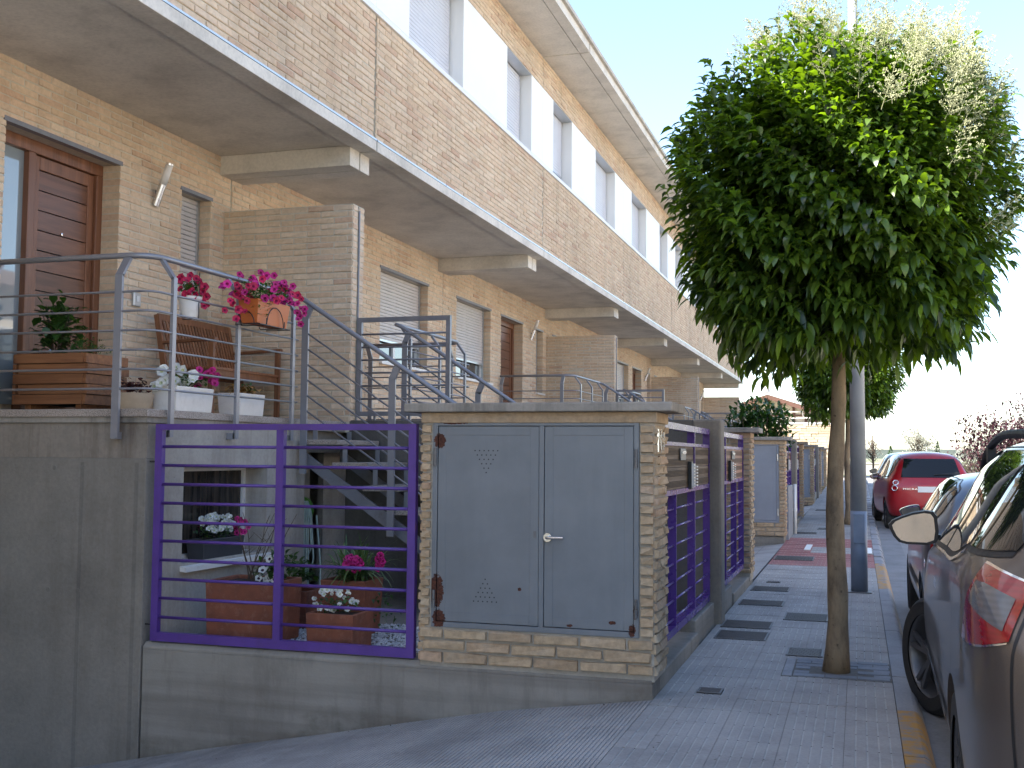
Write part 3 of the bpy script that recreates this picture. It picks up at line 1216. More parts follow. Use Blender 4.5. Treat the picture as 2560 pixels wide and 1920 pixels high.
ROOF = paint('roof_tile', (.23, .155, .115), .85, .2, 6, bump=.4)
JY = lambda k: J0 + k * W
house('A', JY(0), -1, True, HOUSE_LABEL['A'])
house('B', JY(0), 1, True, HOUSE_LABEL['B'])
house('C', JY(2), -1, True, HOUSE_LABEL['C'])
house('D', JY(2), 1, False, HOUSE_LABEL['D'])
house('E', JY(4), -1, False, HOUSE_LABEL['E'])
house('F', JY(4), 1, False, HOUSE_LABEL['F'])
house('G', JY(6), -1, False, HOUSE_LABEL['G'])
# the row runs on towards and behind the camera; this house stands over the near half of the driveway
for k, lab in ((-2, 'house of the row beside the camera, on the near side of the first driveway'), (-3, 'house of the row behind the camera, mirrored in the near car mirror'), (-4, 'farther house of the row behind the camera, mirrored in the near car mirror')):
    ya, yb = JY(k), JY(k + 1)
    hh = thing('terraced_house', ((XB + XW) / 2, (ya + yb) / 2, 0), lab, 'house', 'terraced houses in the row')
    mb = MB()
    mb.box(-15.2, XW, ya + .004, yb - .004, -2.9, 4.45)
    mb.box(-15.2, XB, ya + .004, yb - .004, 4.56, 5.80)
    mb.box(-15.2, XB, ya + .004, yb - .004, 7.0, 7.5)
    mb.build('wall', BRICK, hh)
    mb = MB(); mb.box(-15.2, XB + .03, ya + .008, yb - .008, 4.45, 4.555)
    mb.build('balcony_slab', CONC_S, hh)
    mb = MB(); mb.box(-15.2, XB - .001, ya + .004, yb - .004, 5.801, 6.999)
    mb.build('facade_panel', WHITE, hh)
    mb = MB(); mb.box(-15.2, -3.74, ya + .004, yb - .004, 7.501, 7.6)
    mb.build('eaves', CONC_S, hh)
    mb = MB(); mb.prism([(-3.70, 7.602), (-3.70, 7.64), (-9.6, 9.35), (-15.5, 7.64), (-15.5, 7.602)], 'y', ya + .002, yb - .002)
    mb.build('roof', ROOF, hh)

# ------------------------------------------------------------------ brick partitions between the terraces
PART_LABEL = {0: 'large brick partition wall beside the bench on the nearest terrace',
              2: 'brick partition wall on the terrace behind the second house, second from the camera',
              4: 'third brick partition wall along the row', 6: 'farthest brick partition wall, standing free at the end of the row'}
for k in (0, 2, 4, 6):
    J = JY(k)
    t = thing('partition_wall', (-5.3, J, ZT), PART_LABEL[k], 'brick wall', 'partition walls between the terraces')
    mb = MB()
    mb.box(XW + .002, -4.605, J - .122, J - .012, ZT - .1, 3.90)
    mb.box(XW + .002, -4.605, J + .012, J + .122, ZT - .1, 3.90)
    mb.box(XW + .002, -4.62, J - .011, J + .011, ZT - .1, 3.885)
    w_ = mb.build('mortar_core', MORTAR, t)
    bw = Brickwork()
    bw.face((0, J - .122, 0), (1, 0, 0), (0, -1, 0), XW + .004, -4.602, ZT, 3.905, phase=.06)
    bw.face((0, J + .122, 0), (1, 0, 0), (0, 1, 0), XW + .004, -4.602, ZT, 3.905, phase=.06)
    for s_ in (-1, 1):
        bw.face((-4.605, 0, 0), (0, 1, 0), (1, 0, 0), *sorted((J + s_ * .018, J + s_ * .126)), ZT, 3.905, bl=.108 * 2, phase=.108, depth=.02)
    # the top course closes the wall
    bw.finish(w_, 300, k == 0)
    mb = MB(); mb.tube([(-4.593, J, ZT), (-4.593, J, 3.86)], .009, 8)
    mb.build('downpipe', GREY_M, t)
    if k == 0:
        mb = MB(); mb.box(XW + .002, -4.605, J - .125, J + .125, 3.901, 3.909)
        mb.build('top_mortar', MORTAR, t)

# dark joints at the party walls of the storey above and of the eaves
# ------------------------------------------------------------------ railings, stairs, front walls
ORD = {0: 'first', 2: 'second', 4: 'third', 6: 'fourth'}
BARZ = [2.615, 2.481, 2.347, 2.213, 2.08, 1.946]


def railing(J, m, label, det=True):
    Yt = lambda t: J + m * t
    t_ = thing('terrace_railing', (-4.6, Yt(2.2), ZT), label, 'railing', 'grey steel terrace railings')
    n = 10 if det else 6
    yo, yr = Yt(3.25), Yt(3.16)           # outer plane of posts and inner plane of handrail at the terrace end
    ys = Yt(1.10)                         # where the stairs begin
    # handrail: along the end, round the corner, along the front, then down the stairs
    top = 2.885
    slope = .653
    xe = -2.05
    pts = [(-6.0, yr, top), (-4.68, yr, top), (-4.68, ys + m * .16, top)]
    path = fillet(pts, .22, 8)
    ye = ys - m * .0
    path += fillet([path.pop(), (-4.68, ye, top), (-4.60, ye, top - .03), (-4.0, ye, top - .03 - .6 * slope)], .10, 5)[1:]
    path += [(xe, ye, top - .03 - (xe + 4.60) * slope * 1.0)]
    path += fillet([path.pop(), (xe + .12, ye, path[-1].z - (xe + .12 + 4.0) * slope), (xe + .12, ye, .35)], .06, 4)
    mb = MB(); mb.tube(path, .021, n)
    mb.build('handrail', GREY_R, t_, smooth=True)
    # bars
    for k, z in enumerate(BARZ):
        p = fillet([(-6.0, yo, z), (-4.58, yo, z), (-4.58, ys + m * .1, z)], .12, 6)
        mb = MB(); mb.tube(p, .0082, 6)
        mb.build('bar', GREY_R, t_, smooth=True)
    # posts: flat bars with a cranked head and a foot bracket
    def post(name, x, y, hx, hy, zb, wx, wy, ztop=2.74, zrail=2.865, fx=0, fy=0):
        mb = MB()
        mb.box(x - wx / 2, x + wx / 2, y - wy / 2, y + wy / 2, zb, ztop)
        a = Vector((x, y, ztop - .012)); b = Vector((x + hx, y + hy, zrail))
        if abs(hx) > abs(hy): mb.beam(a, b, wy, wx, (1, 0, 0))
        else: mb.beam(a, b, wx, wy, (0, 1, 0))
        if fx or fy:
            mb.box(min(x, x + fx) - (wx / 2 if fx else wx / 2), max(x, x + fx), min(y, y + fy) - (wy / 2 if not fy else 0), max(y, y + fy) + (wy / 2 if not fy else 0), zb - .004, zb + .045)
        mb.build(name, GREY_R, t_)
    for x in (-4.855, -5.95):
        post('post', x, yo, 0, yr - yo, 1.605, .058, .022, fy=-(m * .075))
    for t in (3.01, 2.16, 1.29):
        post('post', -4.58, Yt(t), -.10, 0, 1.62, .024, .042, fx=-.065)
    # stair posts stand on the stringer
    for x in (-4.565, -3.74, -2.90):
        zr = top - .03 - (x + 4.60) * slope
        zb = 1.46 - (x + 4.57) * .62 - .12
        mb = MB()
        mb.box(x - .03, x + .03, ys - .011, ys + .011, zb, zr - .14)
        mb.beam((x, ys, zr - .15), (x + .045, ys, zr - .045), .022, .06, (1, 0, 0))
        mb.build('post', GREY_R, t_)
    for k in range(6):
        d = .27 + k * .134
        x0, x1 = -4.55, xe + .02
        z0 = top - .03 - (x0 + 4.60) * slope - d
        mb = MB(); mb.tube([(x0, ys, z0), (x1, ys, z0 - (x1 - x0) * slope)], .0082, 6)
        mb.build('bar', GREY_R, t_, smooth=True)
    return t_


def stairs(J, m, label):
    Yt = lambda t: J + m * t
    s = thing('staircase', (-3.4, Yt(.6), .2), label, 'stairs', 'open steel staircases')
    ya, yb = sorted((Yt(.16), Yt(1.04)))
    tm_ = MB(); tm_.box(0, .335, ya - ya, yb - ya, -.046, 0)
    me = tm_.mesh('tread', GRANITE)
    for k in range(8):
        x = -4.61 + .29 * k
        z = 1.632 - .196 * k
        ob = inst('tread', me, s, (x, ya, z))
        bv = ob.modifiers.new('bevel', 'BEVEL'); bv.width = .008; bv.segments = 2
        for t in (.24, .92):
            mb = MB(); y = Yt(t)
            zt = 1.715 if k == 0 else z + .196 - .046
            mb.box(x + .045, x + .085, y - .006, y + .006, z, zt)
            mb.build('riser_bracket', GREY_R, s)
    for t in (.22, .98):
        y = Yt(t)
        mb = MB()
        mb.prism([(-4.645, 1.55), (-4.645, 1.40), (-4.57, 1.39), (-2.55, .02), (-2.3, .02)], 'y', y - .008, y + .008)
        mb.build('stringer', GREY_M, s, fix=True)
    return s


def panel(J, label):
    t = thing('railing_panel', (-4.1, J, ZT), label, 'railing', 'square railing panels on the party walls')
    a, b, z0, z1 = -4.585, -3.635, 1.872, 2.815
    f = .042
    mb = MB()
    mb.box(a, b, J - .021, J + .021, z1 - f, z1); mb.box(a, b, J - .021, J + .021, z0, z0 + f)
    mb.box(a, a + f, J - .0205, J + .0205, z0 + f, z1 - f); mb.box(b - f, b, J - .0205, J + .0205, z0 + f, z1 - f)
    mb.build('frame', GREY_M, t)
    for z in (2.655, 2.53, 2.408, 2.284, 2.16, 2.036):
        mb = MB(); mb.tube([(a + f, J, z), (b - f, J, z)], .0095, 6)
        mb.build('bar', GREY_M, t, smooth=True)
    for x in (-4.40, -3.83):
        mb = MB(); mb.box(x - .01, x + .01, J - .01, J + .01, 1.815, z0)
        mb.build('peg', GREY_M, t)


def gate(J, m, woodmat, label, z0):
    Yt = lambda t: J + m * t
    g = thing('garden_gate', (-1.22, Yt(1.4), .28 + z0), label, 'gate', 'purple garden gates')
    x0, x1 = -1.268, -1.21
    ts = [.16, 1.05, 1.97, 2.72]
    zb, zt = .30 + z0, 1.745
    mb = MB()
    for a, b in ((ts[0], ts[1] - .006), (ts[1] + .006, ts[-1])):
        p, q = sorted((Yt(a), Yt(b)))
        for (c, d) in ((zt - .045, zt), (1.587, 1.612), (1.25, 1.283), (zb, zb + .05)):
            mb.box(x0, x1, p + .0125, q - .0125, c, d)
        mb.box(x0, x1, p, p + .012, zb, zt); mb.box(x0, x1, q - .012, q, zb, zt)
    mb.build('frame', PURPLE_D, g)
    for t in (ts[2],):
        y = Yt(t)
        mb = MB(); mb.box(x0, x1, y - .006, y + .006, zb + .05, 1.25)
        mb.build('upright', PURPLE_D, g)
    zs = [1.15 - .126 * k for k in range(7) if 1.15 - .126 * k > zb + .06]
    for a, b in ((ts[0] + .012, ts[1] - .018), (ts[1] + .018, ts[2] - .006), (ts[2] + .006, ts[3] - .012)):
        for z in zs:
            mb = MB(); mb.tube([(-1.232, Yt(a), z), (-1.232, Yt(b), z)], .0085, 6)
            mb.build('bar', PURPLE_D, g, smooth=True)
    # boards: two wide planks per leaf, each with ribbed and plain strips
    for a, b in ((ts[0] + .012, ts[1] - .018), (ts[1] + .018, ts[3] - .012)):
        p, q = sorted((Yt(a), Yt(b)))
        for (c, d) in ((1.285, 1.434), (1.438, 1.586)):
            mb = MB()
            mb.box(-1.245, -1.222, p, q, c, d)
            hh = (d - c)
            for k in range(2):
                zz = c + hh * (.22 + .5 * k)
                for j in range(5):
                    mb.box(-1.2222, -1.2165, p, q, zz - .018 + j * .009, zz - .0135 + j * .009, 1)
            mb.build('board', [woodmat, GROOVE], g)
    y = Yt(1.67)
    mb = MB(); mb.box(-1.215, -1.205, y - .12, y + .12, 1.485, 1.57)
    pl = mb.build('letter_plate', STEEL_DULL, g, bevel=.003)
    mb = MB(); mb.box(-1.206, -1.198, y - .09, y + .09, 1.53, 1.552)
    mb.build('flap', STEEL, pl)
    y = Yt(1.34)
    mb = MB(); mb.box(-1.215, -1.19, y - .035, y + .045, 1.27, 1.475)
    hd = mb.build('handle_plate', BLACK, g)
    mb = MB()
    mb.box(-1.19, -1.17, y - .03, y + .03, 1.285, 1.46)
    for k in range(7):
        mb.box(-1.17, -1.150, y - .03, y + .03, 1.295 + k * .023, 1.305 + k * .023)
    mb.build('ribbed_grip', WHITE_P, hd)


GROOVE = paint('board_groove', (.05, .035, .025), .9, .2, 12)


def rust_steel():
    t = NT('cabinet_paint')
    a = t.noise(3.5, 5, .6)
    c = t.ramp(a, ((.3, (.148, .160, .175)), (.7, (.185, .197, .213))))
    v = t.mapping((7, 7, .9))
    c = t.mix(t.math('MULTIPLY', t.ramp(t.noise(1.0, 4, .6, v), ((.48, 0), (.7, 1))), .25), c, (.24, .25, .26))
    spots = [(-2.512, .67, .06, .14), (-2.495, .50, .055, .07), (-2.50, 1.60, .05, .06), (-2.40, 1.715, .14, .016), (-1.28, 1.722, .05, .014), (-1.28, .49, .03, .05), (-1.40, .53, .03, .015), (-1.66, .50, .025, .012), (-1.975, .70, .018, .014), (-1.26, .60, .02, .06)]
    sep = t.n('ShaderNodeSeparateXYZ'); t.l(t.pos(), sep.inputs[0])
    tot = None
    for (x, z, rx, rz) in spots:
        dx = t.math('DIVIDE', t.math('SUBTRACT', sep.outputs[0], x), rx)
        dz = t.math('DIVIDE', t.math('SUBTRACT', sep.outputs[2], z), rz)
        d = t.math('SUBTRACT', 1.0, t.math('ADD', t.math('MULTIPLY', dx, dx), t.math('MULTIPLY', dz, dz)), clamp=True)
        tot = d if tot is None else t.math('MAXIMUM', tot, d)
    k = t.math('ADD', tot, t.math('MULTIPLY', t.math('SUBTRACT', t.noise(55, 4, .65), .5), 1.4))
    msk = t.math('MULTIPLY', t.ramp(k, ((.42, 0), (.50, 1))), t.ramp(tot, ((.0, 0), (.03, 1))))
    rc = t.ramp(t.noise(70, 3), ((.35, (.035, .012, .008)), (.65, (.11, .035, .018))))
    c = t.mix(msk, c, rc)
    t.set(c, t.math('MULTIPLY_ADD', msk, .45, .42), **{'Specular IOR Level': .45})
    t.bump(t.math('SUBTRACT', t.math('MULTIPLY', t.noise(150, 2), .15), msk), .3, .003)
    return t.mat


CABM = rust_steel()
CABM2 = paint('cabinet_paint_plain', (.25, .265, .30), .42, .08, 4)


def cabinet(y0, z0, label, near):
    c = thing('meter_cabinet', (-1.88, y0 + .2, .2 + z0), label, 'utility cabinet', 'brick utility cabinets')
    xa, xb, yb = -2.62, -1.146, y0 + .40
    mb = MB()
    hole = (-2.548, -1.238, .447, 1.722)
    wall_slab(mb, Vector((0, y0 + .004, 0)), Vector((1, 0, 0)), Vector((0, -1, 0)), xa + .004, xb - .004, .2 + z0 * .5, 1.777, [hole], .10)
    mb.box(xa + .004, xb - .004, y0 + .106, yb - .004, .2 + z0 * .5, 1.776)
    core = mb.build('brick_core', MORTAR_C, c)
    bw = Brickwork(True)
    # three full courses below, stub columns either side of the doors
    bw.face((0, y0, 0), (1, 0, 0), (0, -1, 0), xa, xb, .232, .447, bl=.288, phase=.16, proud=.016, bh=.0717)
    bw.face((0, y0, 0), (1, 0, 0), (0, -1, 0), xa, -2.55, .452, 1.705, bl=2.0, proud=.014, phase=1.0)
    bw.face((0, y0, 0), (1, 0, 0), (0, -1, 0), -1.236, xb, .452, 1.705, bl=2.0, proud=.014, phase=1.0)
    bw.face((xb, 0, 0), (0, 1, 0), (1, 0, 0), y0 - .004, yb, .232, 1.705, bl=.27, proud=.012, phase=.13)
    bw.face((xa, 0, 0), (0, 1, 0), (-1, 0, 0), y0 - .004, yb, .232, 1.705, bl=.27, proud=.012, phase=.13)
    bw.finish(core, 300, near)
    # cornice: one course of bricks on edge, pointed over
    mb = MB(); mb.box(xa - .004, xb + .012, y0 - .012, yb + .01, 1.712, 1.776)
    mb.build('cornice', BRICK_C, c, bevel=.004)
    mb = MB(); mb.box(-2.725, -1.035, y0 - .062, yb + .055, 1.778, 1.834)
    cp = mb.build('cap', CAPM, c, bevel=.008)
    mat = CABM if near else CABM2
    f = y0 + .006
    mb = MB()
    for (a, b, p, q) in ((-2.546, -2.515, .449, 1.72), (-1.27, -1.24, .449, 1.72), (-2.515, -1.27, .449, .482), (-2.515, -1.27, 1.694, 1.72), (-1.853, -1.823, .482, 1.694)):
        mb.box(a, b, f - .01, f + .04, p, q)
    mb.build('door_frame', mat, c, bevel=.002)
    for nm, a, b in (('door', -2.511, -1.856), ('door', -1.820, -1.273)):
        mb = MB()
        mb.box(a, b, f - .002, f + .016, .486, 1.690)
        d = mb.build(nm, mat, c, bevel=.002)
        i = .056
        mb = MB()
        for (p, q, r_, s_) in ((a, a + i, .486, 1.690), (b - i, b, .486, 1.690), (a + i, b - i, .486, .545), (a + i, b - i, 1.635, 1.690)):
            mb.box(p + .001, q - .001, f - .0048, f - .002, r_ + .001, s_ - .001)
        mb.build('rail', mat, d, bevel=.0015)
        left = a < -2
        hx = -2.528 if left else -1.256
        for z in (1.50, .62):
            mb = MB()
            mb.tube([(hx, f - .018, z - .055), (hx, f - .018, z - .004)], .011, 8); mb.tube([(hx, f - .018, z + .0), (hx, f - .018, z + .055)], .0095, 8)
            mb.build('hinge', STEEL_DULL if near else ALU, d)
    if near:
        mb = MB()
        for rows, zt, dn in (((6, 5, 4, 3, 2, 1), 1.54, -1), ((6, 5, 4, 3, 2, 1), .617, 1)):
            for r_, n in enumerate(rows):
                for k in range(n):
                    x = -2.195 + (k - (n - 1) / 2) * .0295
                    mb.lathe([(0, -.0006), (.0046, -.0006), (.0046, .001)], (x, f - .0024, zt + dn * r_ * .027), 8, 'y')
        stuff(mb.build('vent_holes', BLACK, c))
    mb = MB()
    mb.lathe([(0, -.02), (.026, -.02), (.026, 0)], (-1.795, f - .002, 1.02), 20, 'y')
    mb.tube(fillet([(-1.795, f - .015, 1.02), (-1.795, f - .055, 1.02), (-1.69, f - .055, 1.022)], .02, 5), .0095, 10)
    mb.build('handle', STEEL, c, auto=40)
    mb = MB(); mb.box(-1.886, -1.870, f - .012, f - .008, 1.015, 1.055)
    mb.build('lock', STEEL_DULL, c)
    return c


def front_wall(J, m, z0, label, lab_pl):
    """concrete wall along the driveway with the low plinth along the street"""
    Yt = lambda t: J + m * t
    y0 = Yt(3.18)
    w = thing('garden_wall', (-2.9, y0, z0), label, 'concrete wall', 'low concrete garden walls')
    ya, yb = sorted((y0, y0 - m * .26))
    mb = MB()
    xs = [-4.632] + [x for x in RX if -4.6 < x < XF] + [XF]
    xs = sorted(set([-4.632, XF] + [x for x in RX if -4.63 < x < XF]))
    mb.box(-4.632, XF, ya, yb, -1.2, .186)
    mb.prism([(ya, .1855), (yb, .1855), (yb, .232), (ya + .03, .232), (ya, .205)] if m < 0 else [(ya, .1855), (yb, .1855), (yb, .205), (yb - .03, .232), (ya, .232)], 'x', -4.632, XF - .004)
    mb.build('wall', DAMP if (m < 0 and J < 10) else CONC_B, w, bevel=.004)
    p, q = sorted((Yt(.125), y0 - m * .262))
    mb = MB()
    tt = sorted((Yt(1.25), y0 - m * .262))
    mb.box(XF - .2, XF, *tt, -.2, .2 + z0)
    mb.box(XF - .2, XF - .02, *sorted((Yt(.125), Yt(1.248))), -.2, .285 + z0)
    mb.build('plinth', CONC_B, w, bevel=.012)
    # courtyard floor
    a, b = sorted((Yt(.125), y0 - m * .26))
    mb = MB(); mb.box(-5.0, XF - .2, a, b, .05, .188 + z0 * .2)
    mb.build('courtyard_floor', CONC, w)
    return w


def damp_mat():
    t = NT('concrete_damp_foot')
    src = CONC_B.node_tree
    c = t.ramp(t.noise(1.6, 6, .65), ((.28, (.19, .172, .15)), (.5, (.26, .238, .208)), (.74, (.31, .285, .25))))
    bv = t.mapping((.5, .5, 13))
    n = t.noise(1.0, 3, .5, bv)
    c = t.mix(t.math('MULTIPLY', t.ramp(n, ((.45, 0), (.68, 1))), .5), c, (.15, .125, .105))
    sv = t.mapping((6, 6, .8))
    c = t.mix(t.math('MULTIPLY', t.ramp(t.noise(1.0, 6, .7, sv), ((.52, 0), (.7, 1))), .45), c, (.12, .10, .085))
    s = t.n('ShaderNodeSeparateXYZ'); t.l(t.pos(), s.inputs[0])
    h = t.math('SUBTRACT', s.outputs[2], t.math('MULTIPLY_ADD', s.outputs[0], .186, .306))
    lim = t.math('MULTIPLY', t.ramp(t.noise(1.0, 5, .6, t.mapping((1.3, 1.3, 2.5))), ((.38, 0), (.72, 1))), .24)
    k = t.ramp(t.math('SUBTRACT', lim, h), ((.46, 0), (.53, 1)))
    k = t.ramp(t.math('ADD', t.math('MULTIPLY', t.math('SUBTRACT', lim, h), 6.0), .4), ((.30, 0), (.75, 1)))
    c = t.mix(t.math('MULTIPLY', t.math('MULTIPLY', k, t.ramp(t.noise(14, 5, .7), ((.3, .35), (.65, 1)))), .62), c, (.10, .085, .065))
    t.set(c, .88, **{'Specular IOR Level': .3})
    t.bump(t.math('ADD', t.noise(60, 4, .6), n), .35, .006)
    return t.mat


DAMP = damp_mat()


def fence(J, label):
    """purple bar fence on the wall that faces the driveway"""
    y = J - 3.18 + .03
    t = thing('fence_panel', (-3.62, y, .24), label, 'fence', 'purple fence panels facing the driveways')
    a, b, z0, z1 = -4.585, -2.665, .243, 1.706
    f = .052
    mb = MB()
    mb.box(a, b, y - .022, y + .022, z1 - .040, z1); mb.box(a, b, y - .022, y + .022, z0, z0 + .058)
    for x in (a, (a + b) / 2 - f / 2 - .005, b - f):
        mb.box(x, x + f, y - .0215, y + .0215, z0 + .058, z1 - .040)
    mb.build('frame', PURPLE, t)
    mid = (a + b) / 2 - .005
    for k in range(10):
        z = 1.552 - .1279 * k
        for p, q in ((a + f - .01, mid - f / 2 + .01), (mid + f / 2 - .01, b - f + .01)):
            mb = MB(); mb.tube([(p, y, z), (q, y, z)], .0105, 8)
            mb.build('bar', PURPLE, t, smooth=True)
    for z in (.35, 1.45):
        mb = MB(); mb.box(a - .05, a + .002, y - .01, y + .01, z - .006, z + .006)
        mb.build('bracket', BLACK, t)
    return t


def side_wall(J, m, z0, label):
    """tall concrete end wall of the terrace, along the driveway"""
    y0 = J + m * 3.18
    t = thing('retaining_wall', (-5.4, y0, z0), label, 'concrete wall', 'tall concrete walls below the terrace ends')
    ya, yb = sorted((y0, y0 - m * .2))
    mb = MB()
    mb.box(-7.6, -4.648, ya, yb, -1.6, 1.47)
    wl = mb.build('wall', CONC, t, bevel=.006)
    # upper lift set back a little, with the shutter-board seams
    s = -m * .006
    mb = MB(); mb.box(-7.6, -4.650, ya + (0 if m > 0 else .008), yb - (0 if m < 0 else .008), 1.471, 1.712)
    mb.build('upper_lift', CONC_T, t)
    mb = MB()
    e = y0 + m * .001
    for x in (-5.165, -4.72):
        mb.box(x - .017, x + .015, *sorted((y0 - m * .01, y0 + m * .0012)), -1.6, 1.44)
    mb.build('seam', CONC_SEAM, t)
    mb = MB()
    for (x, z) in ((-5.17, 1.40), (-5.17, .55), (-5.40, 1.40), (-5.42, .55)):
        mb.lathe([(0, -.004), (.016, -.003), (.02, .004)] if m < 0 else [(.02, -.004), (.016, .003), (0, .004)], (x, y0, z), 12, 'y')
    stuff(mb.build('tie_holes', CONC_SEAM, t))


CONC_SHADE = concrete('concrete_courtyard_shade', (.13, .12, .11), (.06, .05, .045), .5)  # wall concrete with the courtyard's shade put into the colour
CONC_T = concrete('concrete_stained', (.255, .22, .185), (.09, .06, .045), .7)
CONC_SEAM = concrete('concrete_seam', (.185, .167, .147), (.10, .088, .075), .5)
RAIL_L = {(0, -1): 'grey railing of the nearest terrace, its handrail running down the stairs behind the purple fence',
          (0, 1): 'grey railing of the second terrace, seen through the square panel',
          (2, -1): 'grey railing with curved corner above the cap of the nearest cabinet',
          (2, 1): 'far grey railing beyond the second brick partition',
          (4, -1): 'small distant grey railing left of the dark shrub',
          (4, 1): 'farthest grey railing, half hidden by the dark shrub'}
STAIR_L = {(0, -1): 'nearest open staircase with stone treads, seen through the purple fence',
           (0, 1): 'second open staircase, just beyond the concrete dividing wall',
           (2, -1): 'staircase of the third house, behind the nearest cabinet',
           (2, 1): 'staircase of the fourth house'}
for k in (0, 2, 4):
    J = JY(k)
    z0 = gz(J)
    for m in (-1, 1):
        railing(J, m, RAIL_L[(k, m)], k == 0)
        if k < 4: stairs(J, m, STAIR_L[(k, m)])
        front_wall(J, m, z0, 'low concrete wall under the %s on %s driveway side of the %s pair of houses' % ('purple fence' if m < 0 else 'brick pillar', 'the near' if m < 0 else 'the far', ORD[k]), '')
        side_wall(J, m, z0, 'tall bare concrete wall at the left edge, below the wooden planter' if (k, m) == (0, -1) else 'tall concrete wall at the %s driveway end of the %s pair of terraces' % ('near' if m < 0 else 'far', ORD[k]))
    panel(J, ['square grey railing panel fixed to the end of the nearest brick partition', 'small square railing panel by the second brick partition', 'tiny railing panel by the third brick partition'][k // 2])
    # concrete wall between the two courtyards
    t = thing('dividing_wall', (-2.8, J, z0), ['concrete dividing wall between the first two purple gates', 'second concrete dividing wall, just past the grey panel', 'third concrete dividing wall, far along the pavement'][k // 2], 'concrete wall', 'concrete walls between the courtyards')
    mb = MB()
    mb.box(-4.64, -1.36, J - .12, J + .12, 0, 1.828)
    mb.build('wall', CONC_SHADE, t, bevel=.01)  # courtyard face painted darker to stand in for shade by the stairs
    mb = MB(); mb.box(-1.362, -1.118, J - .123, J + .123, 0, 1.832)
    mb.build('lit_end', CONC, t, bevel=.02)  # street end of the same wall, split off to keep the lit, unshaded colour
    gate(J, -1, GATEW_OLD if k != 2 else GATEW_NEW, ['purple gate with weathered grey-brown boards, nearest to the cabinet', 'purple gate just past the second cabinet', 'distant purple gate past the third cabinet'][k // 2], z0 * .6)
    gate(J, 1, GATEW_NEW, ['purple gate with reddish boards between dividing wall and brick pillar', 'purple gate beyond the second concrete dividing wall', 'farthest purple gate, far along the pavement'][k // 2], z0 * .6)
    cabinet(J - 3.18, z0, ['big grey double-door cabinet in brick surround, nearest to the camera, paint rusting at hinges', 'second brick cabinet, its grey door beyond the red crossing tiles', 'third brick cabinet, far along the pavement'][k // 2], k == 0)
    fence(J, ['large purple bar fence in front of the nearest courtyard with the flower pots', 'second purple bar fence, hidden behind the brick pillar', 'third purple bar fence, far off'][k // 2])
    # pillar that closes the second courtyard towards the next driveway
    t = thing('brick_pillar', (-1.9, J + 3.0, .2 + z0), ['brick pillar with stone cap after the reddish gate', 'narrow brick pillar beyond the second pair of gates', 'farthest narrow brick pillar'][k // 2], 'brick pillar', 'brick pillars at the driveways')
    mb = MB(); mb.box(-2.616, -1.150, J + 2.784, J + 3.176, .15 + z0 * .5, 1.776)
    core = mb.build('brick_core', MORTAR_C, t)
    bw = Brickwork(True)
    bw.face((0, J + 2.78, 0), (1, 0, 0), (0, -1, 0), -2.62, -1.146, .232, 1.715, proud=.006, phase=.1)
    bw.face((-1.146, 0, 0), (0, 1, 0), (1, 0, 0), J + 2.776, J + 3.184, .232, 1.715, bl=.27, proud=.012, phase=.13)
    bw.face((0, J + 3.18, 0), (1, 0, 0), (0, 1, 0), -2.62, -1.146, .232, 1.715, proud=.006, phase=.1)
    bw.finish(core, 300, k == 0)
    mb = MB(); mb.box(-2.63, -1.136, J + 2.77, J + 3.19, 1.716, 1.777)
    mb.build('cornice', BRICK_C, t, bevel=.004)
    mb = MB(); mb.box(-2.72, -1.04, J + 2.72, J + 3.24, 1.778, 1.834)
    mb.build('cap', CAPM, t, bevel=.008)
# last cabinet of the row, seen as a sliver
cabinet(JY(6) - 3.18, .4, 'farthest brick cabinet, at the end of the pavement', False)
railing(JY(6), -1, 'last grey railing at the end of the row', False)

# house sign of bare metal strokes on the corner of the first cabinet
t = thing('house_sign', (-1.135, 6.62, 1.62), 'thin metal sign strokes on the corner bricks of the nearest cabinet', 'sign')
mb = MB()
for a, b in (((6.50, 1.54), (6.50, 1.675)), ((6.60, 1.54), (6.60, 1.675)), ((6.50, 1.67), (6.60, 1.545)), ((6.68, 1.55), (6.68, 1.66))):
    mb.beam((-1.131, a[0], a[1]), (-1.131, b[0], b[1]), .012, .008, (1, 0, 0))
mb.build('stroke', STEEL, t)

# grey sheet panel and white pipe after the second cabinet
t = thing('sheet_panel', (-1.1, 19.3, .2), 'plain grey sheet panel standing by the pavement after the second cabinet', 'panel')
mb = MB(); mb.box(-1.30, -1.12, 18.95, 20.2, .12, 1.02)
mb.build('sheet', CABM2, t, bevel=.004)
t = thing('white_pipe', (-1.1, 20.3, .2), 'white vertical pipe at the far edge of the grey sheet panel', 'pipe')
mb = MB(); mb.tube([(-1.09, 20.3, .14), (-1.09, 20.3, 1.03)], .03, 10)
mb.build('pipe', WHITE_P, t, smooth=True)
mb = MB(); mb.tube([(-1.09, 20.3, .55), (-1.09, 20.3, .60)], .037, 10)
mb.build('clamp', WHITE_P, t)

